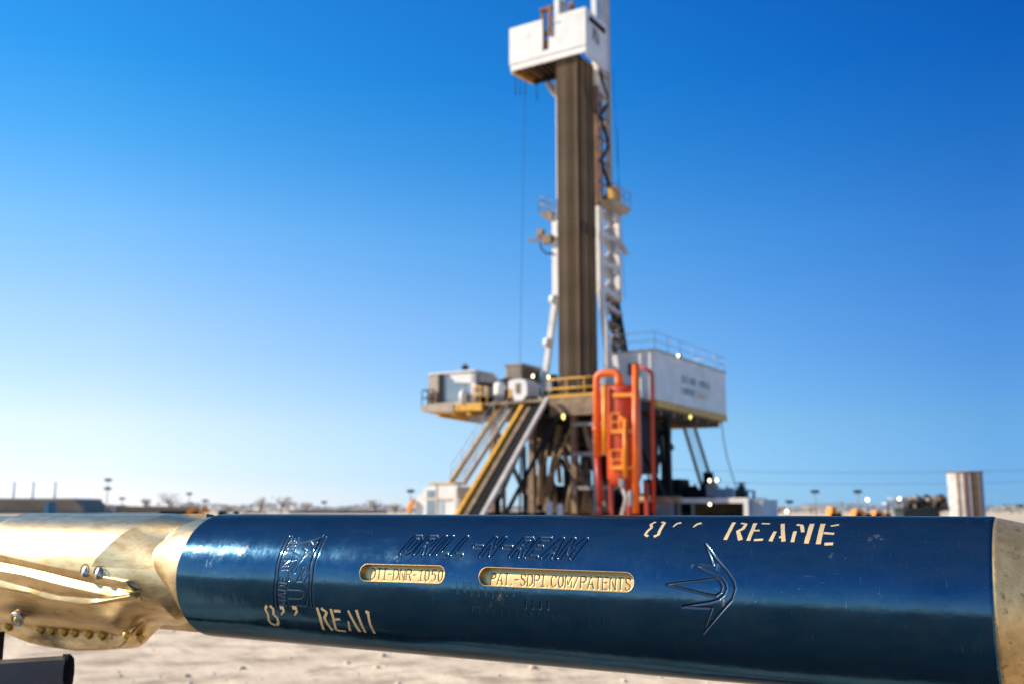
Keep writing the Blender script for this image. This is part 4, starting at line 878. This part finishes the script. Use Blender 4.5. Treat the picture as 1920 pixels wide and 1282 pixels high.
def rot_text(txt, base, hgt):                  # reads upward
    a, b = e2(base); return text_strokes(txt, a, b, hgt, gap=.3)
hh = abs(unwrap(530, 1085)[0]-unwrap(517, 1085)[0])
for txt, base in (('MADE', [(285, 1160), (297, 745)]), ('IN', [(318, 628), (345, 470)]), ('THE', [(392, 360), (478, 140)])): fine += rot_text(txt, base, hh*.95)
grooves.append((fine, .00105, .0007))
e4 = lambda pts: crop(pts, 1180, 940, 3.748)
arrow = [e4([(535, 295), (600, 385), (690, 490), (735, 560), (745, 610), (720, 690), (640, 780), (520, 925), (580, 750)]), e4([(535, 295), (590, 448), (470, 450), (545, 492), (600, 515), (650, 535), (680, 575), (684, 615), (665, 655), (630, 685), (570, 705), (375, 735), (480, 742), (580, 745)]),
         e4([(262, 578), (610, 538), (640, 560), (655, 598), (642, 638), (610, 662), (540, 650), (400, 615), (262, 582)])]
grooves.append((arrow, .0014, .0011))
b0, b1 = unwrap(752, 1037), unwrap(1072, 1046); hD = (unwrap(762, 1005)[1]-unwrap(750, 1037)[1])
drill = text_strokes('DRILL-N-REAM', b0, b1, hD, slant=.42, gap=.34)
tick = []
for k in range(9): p = (857+13.2*k, 1091+1.3*k); tick.append(U([p, (p[0]+.8, p[1]+rng.uniform(14, 21))]))
for k in range(9): p = (650+6*k, 992+.2*k); tick.append(U([p, (p[0]-3, p[1]+rng.uniform(3, 8))]))
grooves.append((tick, .0007, .0005))
deep = [U([(985+14*k, 1126+.6*k), (985+14*k, 1139+.6*k)]) for k in range(4)]
grooves.append((deep, .0012, .0014))
grooves.append(([U([(885+13.6*k, 1136+1.2*k), (885+13.6*k, 1148+1.2*k+rng.uniform(-3, 4))]) for k in range(20)], .00055, .0004))
# --- slots
slots = []
for (xa, ta, ba, xb, tb, bb) in ((673, 1056.6, 1088.0, 835.7, 1060.0, 1092.6), (898.7, 1062.5, 1097.0, 1187, 1072.5, 1109)):
    ca_, cb_ = np.array(unwrap((xa+14), (ta+ba)/2)), np.array(unwrap(xb-15, (tb+bb)/2))
    ha = (unwrap(xa+40, ta)[1]-unwrap(xa+40, ba+1)[1])/2; hb = (unwrap(xb-40, tb)[1]-unwrap(xb-40, bb)[1])/2; rad = (ha+hb)/2
    slots.append((ca_, cb_, rad))
def sd_slot(S, Tt, sl):
    a, b, r = sl; ab = b-a; u = np.clip(((S-a[0])*ab[0]+(Tt-a[1])*ab[1])/ab.dot(ab), 0, 1); dx, dy = S-a[0]-u*ab[0], Tt-a[1]-u*ab[1]; d = np.hypot(dx, dy)
    return d-r, dx/np.maximum(d, 1e-9), dy/np.maximum(d, 1e-9)
# --- sleeve mesh
h = .00065
f0, f1 = unwrap(500, 1080)[0], unwrap(1400, 1080)[0]
S = np.concatenate([SL+np.array((0, .0004, .001, .002, .0035, .005)), np.linspace(SL+.008, f0, 24)[:-1], np.arange(f0, f1, h), np.linspace(f1, SR_-.006, 40)[1:], SR_-np.array((.004, .0025, .0012, .0005, 0))])
tf0, tf1 = -.075, .122
Tt = np.concatenate([np.arange(tf0, tf1, h), np.linspace(tf1, tf0+2*math.pi*RT, 70)[:-1]])
SS, TT = np.meshgrid(S, Tt, indexing='ij'); rr = np.full(SS.shape, RT)
M['engraved'] = mat('dark_engraved_coating', (.012, .03, .06), .5, .5, var=.3, scale=60)  # darker, more matte colour for the groove faces
for strokes, hw, dep in grooves:
    D = seg_dist(np.full(SS.shape, 1.), S, Tt[:int((tf1-tf0)/h)], strokes, hw*2) if False else seg_dist(np.full(SS.shape, 1.), S, Tt, strokes, hw*2)
    k = np.clip(1-D/(hw*1.3), 0, 1); rr -= dep*k*k*(3-2*k)
Dk = seg_dist(np.full(SS.shape, 1.), S, Tt, drill, .008); k = np.clip(1-np.abs(Dk-.0030)/.0011, 0, 1); rr -= .0012*k*k*(3-2*k)
dcut = RT-rr
e = np.minimum(SS-SL, 1.); rr -= np.clip(.0045-e, 0, 1)**2/.009*1.4
e = np.minimum(SR_-SS, 1.); rr -= np.clip(.0022-e, 0, 1)**2/.0044
V = surf(SS, TT, 1.0)
for sl_ in slots:
    sd, nx, ny = sd_slot(SS, TT, sl_); near = np.abs(sd) < h*.72
    SS = np.where(near, SS-sd*nx, SS); TT = np.where(near, TT-sd*ny, TT)
ph = TT/RT; V = np.stack([SS, -rr*np.cos(ph), rr*np.sin(ph)], -1)
Q = gridquads(len(S), len(Tt), True)
cs, ct = SS.ravel()[Q].mean(1), TT.ravel()[Q]; wrapq = (ct.max(1)-ct.min(1)) > .1; ct = np.where(wrapq, 9, ct.mean(1)); keep = np.ones(len(Q), bool)
for sl_ in slots: keep &= sd_slot(cs, ct, sl_)[0] > 0
me = fastmesh('sleeve', V.reshape(-1, 3), Q[keep], M['coat']); me.materials.append(M['engraved'])
me.polygons.foreach_set('material_index', (dcut.ravel()[Q[keep]].mean(1) > .00022).astype(np.int32)); body = tpart('sleeve', me)
# --- slot pockets with stamped lettering
for (sl_, txt, ta, tb, hpx) in ((slots[0], 'DTi-DNR-1050', ((694, 1085.5), (830, 1089.5)), None, ((760, 1065.5), (760, 1087.2))), (slots[1], 'PAT.-SDPi.COM/PATENTS', ((920, 1094.5), (1183, 1106.0)), None, ((1050, 1077.5), (1050, 1099.5)))):
    a, b, r = sl_; e = (b-a)/np.linalg.norm(b-a); nrm = np.array((-e[1], e[0])); dep = .0075; RF = RT-dep
    ring = [b+r*(e*math.cos(t)+nrm*math.sin(t)) for t in np.linspace(-math.pi/2, math.pi/2, 28)]+[a-r*(e*math.cos(t)+nrm*math.sin(t)) for t in np.linspace(-math.pi/2, math.pi/2, 28)]
    # straight edges get extra points so the rim follows the curve
    full = []
    for i, p in enumerate(ring):
        q = ring[(i+1) % len(ring)]; kk = max(1, int(np.linalg.norm(q-p)/.006)); full += [p+(q-p)*j/kk for j in range(kk)]
    n_ = len(full); P = np.array(full)
    rings = [surf(P[:, 0], P[:, 1], rr_) for rr_ in (RT+.0004, RT-.0006, RF-.001)]
    qd = [(k*n_+i, k*n_+(i+1) % n_, (k+1)*n_+(i+1) % n_, (k+1)*n_+i) for k in range(2) for i in range(n_)]
    pk = tpart('slot_wall', fastmesh('slot_wall', np.concatenate(rings), qd, M['slot'], True), label='milled wall of the %s engraved slot' % ('short' if txt[0] == 'D' else 'long'))
    rim = MB(); pts = [Vector(q) for q in surf(P[:, 0], P[:, 1], RT+.0001)]; rim.path(pts+[pts[0]], .00055, 6, False)
    me = mesh('slot_rim', rim.v, rim.f, M['slot'], True); tpart('slot_rim', me, pk)
    s_ = np.arange(min(a[0], b[0])-r*1.05, max(a[0], b[0])+r*1.05, .0005); t_ = np.arange(min(a[1], b[1])-r*1.05, max(a[1], b[1])+r*1.05, .0005)
    p0, p1 = np.array(unwrap(*ta[0], RF)), np.array(unwrap(*ta[1], RF)); hgt = unwrap(*hpx[0], RF)[1]-unwrap(*hpx[1], RF)[1]
    st = text_strokes(txt, p0, p1, hgt, gap=.2)
    D = seg_dist(np.full((len(s_), len(t_)), 1.), s_, t_, st, .003); k = np.clip(1-D/.0011, 0, 1)
    gs, gt = np.meshgrid(s_, t_, indexing='ij'); rf = RF-.0009*k
    phf = gt/RT; Vf = np.stack([gs, -rf*np.cos(phf), rf*np.sin(phf)], -1).reshape(-1, 3)
    inside = sd_slot(gs, gt, sl_)[0].ravel() < .0012; Qf = gridquads(len(s_), len(t_)); Qf = Qf[inside[Qf].all(1)]
    fl = tpart('slot_floor', fastmesh('slot_floor', Vf, Qf, M['slot']), pk)
    lm = MB()
    for line in st:
        for p, q in zip(line[:-1], line[1:]):
            d = np.array(q)-np.array(p); L = np.linalg.norm(d)
            if L < 1e-6: continue
            d /= L; w_ = np.array((-d[1], d[0]))*.0008; p_, q_ = np.array(p)-d*.0003, np.array(q)+d*.0003; off_ = rng.uniform(0, .00012)
            lm.add(list(surf(*(np.array([p_-w_, q_-w_, q_+w_, p_+w_]).T), RF-.0006+off_)), [(0, 1, 2, 3)])
    tpart('stamped_lettering', mesh('stamped_lettering', lm.v, lm.f, M['stamp']), pk)
# --- stencilled letters (paint sheets a third of a millimetre proud)
def ribbon(mb, pts, w0, w1=None):
    pts = np.array(pts); w1 = w1 or w0; n_ = len(pts)
    # resample
    out = [pts[0]]
    for p, q in zip(pts[:-1], pts[1:]):
        kk = max(1, int(np.linalg.norm(q-p)/.003)); out += [p+(q-p)*j/kk for j in range(1, kk+1)]
    pts = np.array(out); n_ = len(pts); L, Rr = [], []
    for i in range(n_):
        d = pts[min(i+1, n_-1)]-pts[max(i-1, 0)]; d = d/max(np.linalg.norm(d), 1e-9); nn = np.array((-d[1], d[0])); wv = (w0+(w1-w0)*i/(n_-1))/2*(1+rng.uniform(-.06, .06)); L.append(pts[i]+nn*wv); Rr.append(pts[i]-nn*wv)
    L, Rr = np.array(L), np.array(Rr); off_ = RT+.00025+rng.uniform(0, .0001)
    vv = list(surf(L[:, 0], L[:, 1], off_))+list(surf(Rr[:, 0], Rr[:, 1], off_))
    mb.add(vv, [(i, i+1, n_+i+1, n_+i) for i in range(n_-1)], True)
def stencil(name, chars, tr, label):
    for ch, strokes in chars:
        mb = MB()
        for pts, wpx in strokes:
            p = tr(pts); wv = wpx if isinstance(wpx, tuple) else (wpx, wpx); sc_ = 1/3.748*.00070*1.0
            ribbon(mb, p, wv[0]*sc_, wv[1]*sc_)
        o = tpart('stencil_character', mesh('stencil_character', mb.v, mb.f, M['stencil'], True))
        o['label'] = label % ch
e3 = lambda pts: crop(pts, 440, 940, 3.748)
stencil('low', [
    ('8', [([(226, 728), (217, 752), (236, 792), (240, 830), (258, 855), (290, 866)], 24), ([(248, 730), (272, 752), (274, 790), (300, 815), (308, 845), (300, 868)], 24)]),
    ('first quote mark', [([(318, 742), (345, 748)], 30), ([(340, 745), (346, 768), (326, 794)], (26, 8))]), ('second quote mark', [([(405, 742), (438, 748)], 30), ([(430, 745), (438, 770), (420, 798)], (26, 8))]),
    ('R', [([(580, 742), (602, 810), (626, 898)], 26), ([(608, 748), (648, 775), (632, 815), (655, 860), (690, 902)], (22, 28))]),
    ('E', [([(676, 752), (694, 815), (716, 902)], 25), ([(698, 766), (744, 768)], 22), ([(705, 826), (742, 824)], 18), ([(722, 902), (782, 908)], 18)]),
    ('A', [([(800, 838), (812, 905)], (14, 26)), ([(798, 762), (832, 830), (882, 912)], (20, 30))]), ('M', [([(856, 758), (880, 830), (920, 916)], 25), ([(920, 772), (942, 778)], 26), ([(938, 770), (950, 850), (984, 924)], 22)]),
], e3, 'amber lit stencil %s in the lower marking')
stencil('top', [
    ('8', [([(186, 142), (152, 160), (158, 182), (128, 208), (112, 232), (132, 244)], 20), ([(228, 142), (248, 150), (228, 180), (214, 205), (204, 232), (172, 246)], 22)]),
    ('first quote mark', [([(365, 148), (335, 155), (308, 178)], (26, 10))]), ('second quote mark', [([(508, 150), (478, 158), (450, 180)], (26, 10))]),
    ('R', [([(738, 146), (706, 205), (674, 268)], 24), ([(786, 152), (822, 158), (800, 190), (764, 208), (782, 270)], (18, 30))]), ('E', [([(886, 152), (866, 200), (836, 274)], 25), ([(930, 154), (988, 156)], 16), ([(872, 203), (916, 203)], 18), ([(876, 270), (940, 266)], 18)]),
    ('A', [([(1026, 210), (992, 278)], (20, 26)), ([(1078, 156), (1084, 280)], 26), ([(1052, 250), (1084, 246)], 16)]), ('M', [([(1166, 208), (1146, 284)], 22), ([(1176, 162), (1212, 166), (1220, 215)], 22), ([(1286, 156), (1266, 220), (1244, 294)], 30)]),
    ('last E', [([(1362, 156), (1344, 225), (1328, 298)], 30), ([(1416, 172), (1474, 162)], 18), ([(1366, 220), (1440, 226)], 20), ([(1372, 298), (1432, 296)], 22)]),
], e4, 'cream stencil %s near the top edge')

# --- right end: pitted cone and pin
prof = [(SR_-.004, RT*.955), (SR_-.001, RT*.985), (SR_+.003, RT*.985), (SR_+.02, RT*.945), (SR_+.045, RT*.885), (SR_+.08, RT*.80), (SR_+.11, RT*.74), (SR_+.30, RT*.72), (SR_+.31, RT*.66), (SR_+.42, RT*.5), (SR_+.42, 0)]
ps = np.concatenate([np.linspace(a[0], b[0], 8, endpoint=False) for a, b in zip(prof[:-1], prof[1:])]+[[prof[-1][0]]]); pr2 = np.interp(np.arange(len(ps))/8, np.arange(len(prof)), [q[1] for q in prof])
tt_ = np.linspace(0, 2*math.pi*RT, 129)[:-1]; a_, b_ = np.meshgrid(ps, tt_, indexing='ij'); r_ = np.repeat(pr2[:, None], 128, 1); phh = b_/RT
tpart('tapered_end', fastmesh('tapered_end', np.stack([a_, -r_*np.cos(phh), r_*np.sin(phh)], -1).reshape(-1, 3), gridquads(len(ps), 128, True), M['pitted'], True))

# --- left end: cutter with blades
k6 = 4.547
c6 = lambda pts: [(x/k6, 1000+y/k6) for x, y in pts]
def curve(pts, r):                              # pixel polyline on radius r -> t as function of s
    q = np.array([unwrap(*p, r) for p in pts]); q = q[np.argsort(q[:, 0])]; return lambda s: np.interp(s, q[:, 0], q[:, 1])
def curve_s(pts, r):                            # s as function of t
    q = np.array([unwrap(*p, r) for p in pts]); q = q[np.argsort(q[:, 1])]; return lambda t: np.interp(t, q[:, 1], q[:, 0])
g1 = curve(c6([(-900, 0), (0, 178), (250, 238), (500, 290), (650, 318), (780, 350), (950, 378), (1060, 404), (1100, 440), (1130, 490)]), RT)
g2 = curve(c6([(-900, 80), (0, 245), (300, 310), (600, 385), (900, 455), (1120, 492), (1130, 496)]), RT*.93)
g3 = curve(c6([(-900, 140), (0, 310), (200, 345), (400, 400), (700, 475), (950, 530), (1120, 505), (1130, 500)]), RT*.97)
g4 = curve(c6([(-900, 190), (0, 392), (250, 460), (500, 525), (870, 556), (1120, 512), (1130, 504)]), RT*.945)
g5 = curve(c6([(-900, 230), (0, 445), (250, 490), (420, 545), (680, 582), (760, 586), (870, 565), (1120, 520), (1130, 508)]), RT*.965)
teeth_px = c6([(-900, 560), (0, 765), (100, 795), (300, 820), (500, 865), (650, 885), (900, 880), (1050, 852), (1200, 835), (1500, 860)])
g6 = curve(teeth_px, RT*1.10)
lip_px = c6([(-900, 590), (0, 825), (230, 905), (400, 920), (650, 955), (900, 950), (1200, 930), (1400, 900)])
sil = c6([(-900, 600), (0, 842), (200, 927), (400, 967), (600, 993), (800, 987), (1100, 971), (1250, 951), (1364, 921), (1500, 880), (1600, 850)])
sq = np.array([(unwrap(px, py, axdist(px, py)*1.0001)[0], axdist(px, py), unwrap(px, py, axdist(px, py)*1.0001)[1]) for px, py in sil]); sq = sq[np.argsort(sq[:, 0])]
Rsil = lambda s: np.interp(s, sq[:, 0], sq[:, 1]); Tsil = lambda s: np.interp(s, sq[:, 0], sq[:, 2])
k1 = 3.642
c1 = lambda pts: [(x/k1, 930+y/k1) for x, y in pts]
s_b = curve_s(c1([(1180, 112), (1080, 140), (960, 185), (830, 255), (720, 350), (650, 430), (625, 480), (640, 520), (660, 560)]), RT)
s_v = curve_s(c1([(1340, 140), (1200, 175), (1080, 240), (1010, 320), (983, 400), (985, 480), (1010, 550), (1060, 620), (1130, 690), (1190, 760), (1260, 845), (1312, 932)]), RT*.965)
CL = unwrap(-330, 1060)[0]
S = np.concatenate([np.linspace(CL-.25, CL, 30)[:-1], np.arange(CL, SL+.003, .001)])
TF = np.concatenate([np.linspace(-.165, -.07, 106)[:-1], np.linspace(-.07, .02, 181)[:-1], np.linspace(.02, .165, 162)])
Tt = np.concatenate([TF, np.linspace(.165, 2*math.pi*RT-.165, 60)[1:-1]])
SS, TT = np.meshgrid(S, Tt, indexing='ij')
_q = np.array([unwrap(*p, RT*.965) for p in c1([(1340, 140), (1270, 153), (1200, 175), (1140, 203), (1080, 240), (1040, 278), (1010, 320), (992, 360), (983, 400), (981, 440), (985, 480), (996, 515), (1010, 550), (1035, 590), (1060, 620), (1095, 655), (1130, 690), (1190, 760), (1260, 845), (1312, 932)])]); _q = _q[np.argsort(_q[:, 1])]
_pf = np.polyfit(_q[:, 1], _q[:, 0], 5)
sb_, sv_ = s_b(TT), np.polyval(_pf, np.clip(TT, _q[0, 1], _q[-1, 1]))
land = RT*1.0; SLOPE = .60
G = [fn(S)[:, None] for fn in (g1, g2, g3, g4, g5, g6)]
end_s = unwrap(1130/k6, 1000+500/k6)[0]
tq = np.clip((TT-.02)/.12, 0, 1); tq = tq*tq*(3-2*tq)
valley = np.maximum(land-np.hypot(SLOPE*(1-.8*tq)*np.maximum(sv_-sb_, 0), RT*.06), RT*.76)
nk = np.clip((SL-SS)/np.maximum(SL-sv_, .003), 0, 1)
neck = RT*.962-(RT*.962-valley)*nk**2.4
gully = land-(land-valley)*np.clip((SS-sb_)/np.maximum(sv_-sb_, .003), 0, 1)
upper = np.where(SS > sv_, neck, gully)
r = upper.copy()
floor_r = np.where(SS > sv_, neck, np.minimum(RT*.88, valley+.28*np.maximum(sv_-SS, 0)))
def lin(t, ta, tb, ra, rb): u = np.clip((ta-t)/np.maximum(ta-tb, 1e-5), 0, 1); return ra+(rb-ra)*u
prof_r = np.where(TT > G[1], lin(TT, G[0], G[1], RT*1.0, RT*.905), np.where(TT > G[2], lin(TT, G[1], G[2], RT*.905, RT*.985), np.where(TT > G[3], lin(TT, G[2], G[3], RT*.985, RT*.95), lin(TT, G[3], G[4], RT*.95, RT*1.0))))
below = np.where(TT > G[4], prof_r, lin(TT, G[4], G[4]-.012, RT*1.0, RT*.88))
blend = np.clip((end_s-SS)/.012, 0, 1)
wq = np.clip((G[0]-TT)/.05, 0, 1); wq = wq*wq*(3-2*wq)
low = np.where(TT > G[4]-.012, below*blend+(floor_r*wq+upper*(1-wq))*(1-blend), floor_r)
r = np.where((TT < G[0]) & (SS < end_s+.001), np.where(TT > G[4]-.012, low, floor_r), r)
wq = np.clip((G[0]-TT)/.05, 0, 1); wq = wq*wq*(3-2*wq)
r = np.where((TT < G[0]) & (SS >= end_s+.001), floor_r*wq+upper*(1-wq), r)
# toothed lower blade: rises from the teeth line to the lip
ts = Tsil(S)[:, None]; rsil = Rsil(S)[:, None]; t6 = G[5]
amp = np.clip((unwrap(1340/k6, 1000+920/k6)[0]-SS)/.085, 0, 1); amp = amp*amp*(3-2*amp)
fl2 = lin(TT, G[4]-.012, t6, 0, 1); top6 = RT*1.12
floor2 = r+(top6-r)*fl2**1.3
rise = np.clip((t6-TT)/.0045, 0, 1)
blade2 = np.where(TT > t6, floor2, top6+(np.maximum(rsil, RT*1.13)-top6)*rise)
land2 = np.where(TT < ts-.03, np.maximum(rsil, RT)-(np.maximum(rsil, RT)-RT*.95)*np.clip((ts-.03-TT)/.03, 0, 1), blade2)
tcut = -.163
r = np.where((TT < G[4]-.012) & (TT >= tcut), r*(1-amp)+land2*amp, r)
# back side: plain
back = TT > .163
r = np.where(back, np.where(SS > sv_, neck, land*np.ones_like(SS)), r)
u = np.clip((TT-(2*math.pi*RT-.25))/.085, 0, 1)
# rounded far left end
e_ = np.clip((unwrap(10, 975)[0]+.012-SS)/.03, 0, 1); r = np.where(TT > G[0], r-(RT*.05)*e_**2, r)
r = np.where(SS < CL, r*(.75+.25*np.clip((SS-(CL-.25))/.25, 0, 1)), r)
phh = TT/RT
cut = tpart('cutter_body', fastmesh('cutter_body', np.stack([SS, -r*np.cos(phh), r*np.sin(phh)], -1).reshape(-1, 3), gridquads(len(S), len(Tt), True), M['steel']))
def rad_at(s, t): return r[np.clip(np.searchsorted(S, s), 0, len(S)-1), np.clip(np.searchsorted(TF, t), 0, len(TF)-1)]
for (x, y) in ((75, 780), (340, 838), (430, 853), (535, 872), (625, 885), (745, 888), (862, 888), (972, 880), (1095, 856), (1205, 915)):
    s0, t0_ = unwrap(x/k6, 1000+y/k6, RT*1.12); rd_ = rad_at(s0, t0_-.002)
    c = Vector(surf(s0, t0_, RT*1.15)); rdir = Vector((0, c.y, c.z)).normalized(); ax = (Vector((-1, 0, 0))*.75+Vector((0, -.3, .6))).normalized()
    mb = MB(); mb.path([c-ax*.006, c+ax*.0035, c+ax*.006, c+ax*.0105], [.0068, .0068, .0062, .0012], 16)
    tpart('cutting_tooth', mesh('cutting_tooth', mb.v, mb.f, M['gold'], mb.sm))
for (x, y) in ((722, 318), (836, 334)):
    s0, t0_ = unwrap(x/k6, 1000+y/k6, RT); c = Vector(surf(s0, t0_, RT*.965)); c2 = Vector(surf(s0, t0_-.010, RT*.975)); ax = (c-c2).normalized()
    mb = MB(); mb.path([c2, c, c+ax*.005, c+ax*.0085, c+ax*.0098], [.0078, .0074, .006, .0034, .0004], 18)
    o = tpart('carbide_button', mesh('carbide_button', mb.v, mb.f, M['insert'], mb.sm))
    mb = MB(); ring = [c+ax*.001+(ax*math.sin(t)+Vector((1, 0, 0))*math.cos(t))*.0105+Vector((0, c.y, c.z)).normalized()*.0035 for t in np.linspace(-.3, math.pi+.3, 18)]; mb.path(ring, .0009, 6)
    tpart('button_seat', mesh('button_seat', mb.v, mb.f, M['stamp'], mb.sm), o)
s0, t0_ = unwrap(150/k6, 1000+728/k6, RT*1.075); c = Vector(surf(s0, t0_, RT*1.075)); nrm = Vector((.12, -.9, -.42)).normalized(); ta_ = nrm.orthogonal().normalized(); tb_ = nrm.cross(ta_)
mb = MB()
for R0, r0 in ((.0135, .0016), (.0095, .0022)):
    pts = [c+nrm*.001+(ta_*math.cos(t)+tb_*math.sin(t))*R0 for t in np.linspace(0, 2*math.pi, 33)]; mb.path(pts, r0, 8, False)
o = tpart('insert_ring', mesh('insert_ring', mb.v, mb.f, M['insert'], mb.sm)); mb = MB(); mb.path([c-nrm*.02, c+nrm*.002, c+nrm*.005, c+nrm*.006], [.008, .0075, .004, .0005], 16); tpart('insert_button', mesh('insert_button', mb.v, mb.f, M['gold'], mb.sm), o)

# --- stand that carries the cutter end
ti = TOOL.inverted()
def tw(p): return TOOL @ Vector(p)
T = Thing('tool_stand', 'dark steel stand with a round ended arm under the cutter end of the tool', 'stand', (far(-40, 1260, 1.75)[0], 1.75, 0), world=True)
a_, b_ = Vector(far(-330, 1290, 1.62)), Vector(far(118, 1258, 1.78))
dirn = (b_-a_).normalized()
T.part('arm', MB().beam(a_, b_, .05, .046), mat('dark_blue_paint', (.06, .065, .072), .35, var=.3, scale=20))
T.part('end_cap', MB().path([b_-dirn*.001, b_+dirn*.010, b_+dirn*.016, b_+dirn*.018], [.029, .0285, .022, .004], 20), 'black')
px_ = far(8, 1200, 1.92)
T.part('post', MB().box(px_[0]-.06, px_[0], 1.87, 1.92, 0, far(4, 1189, 1.87)[2]), 'black')
T.part('foot', MB().box(px_[0]-.33, px_[0]+.27, 1.70, 2.08, 0, .05), 'dark')
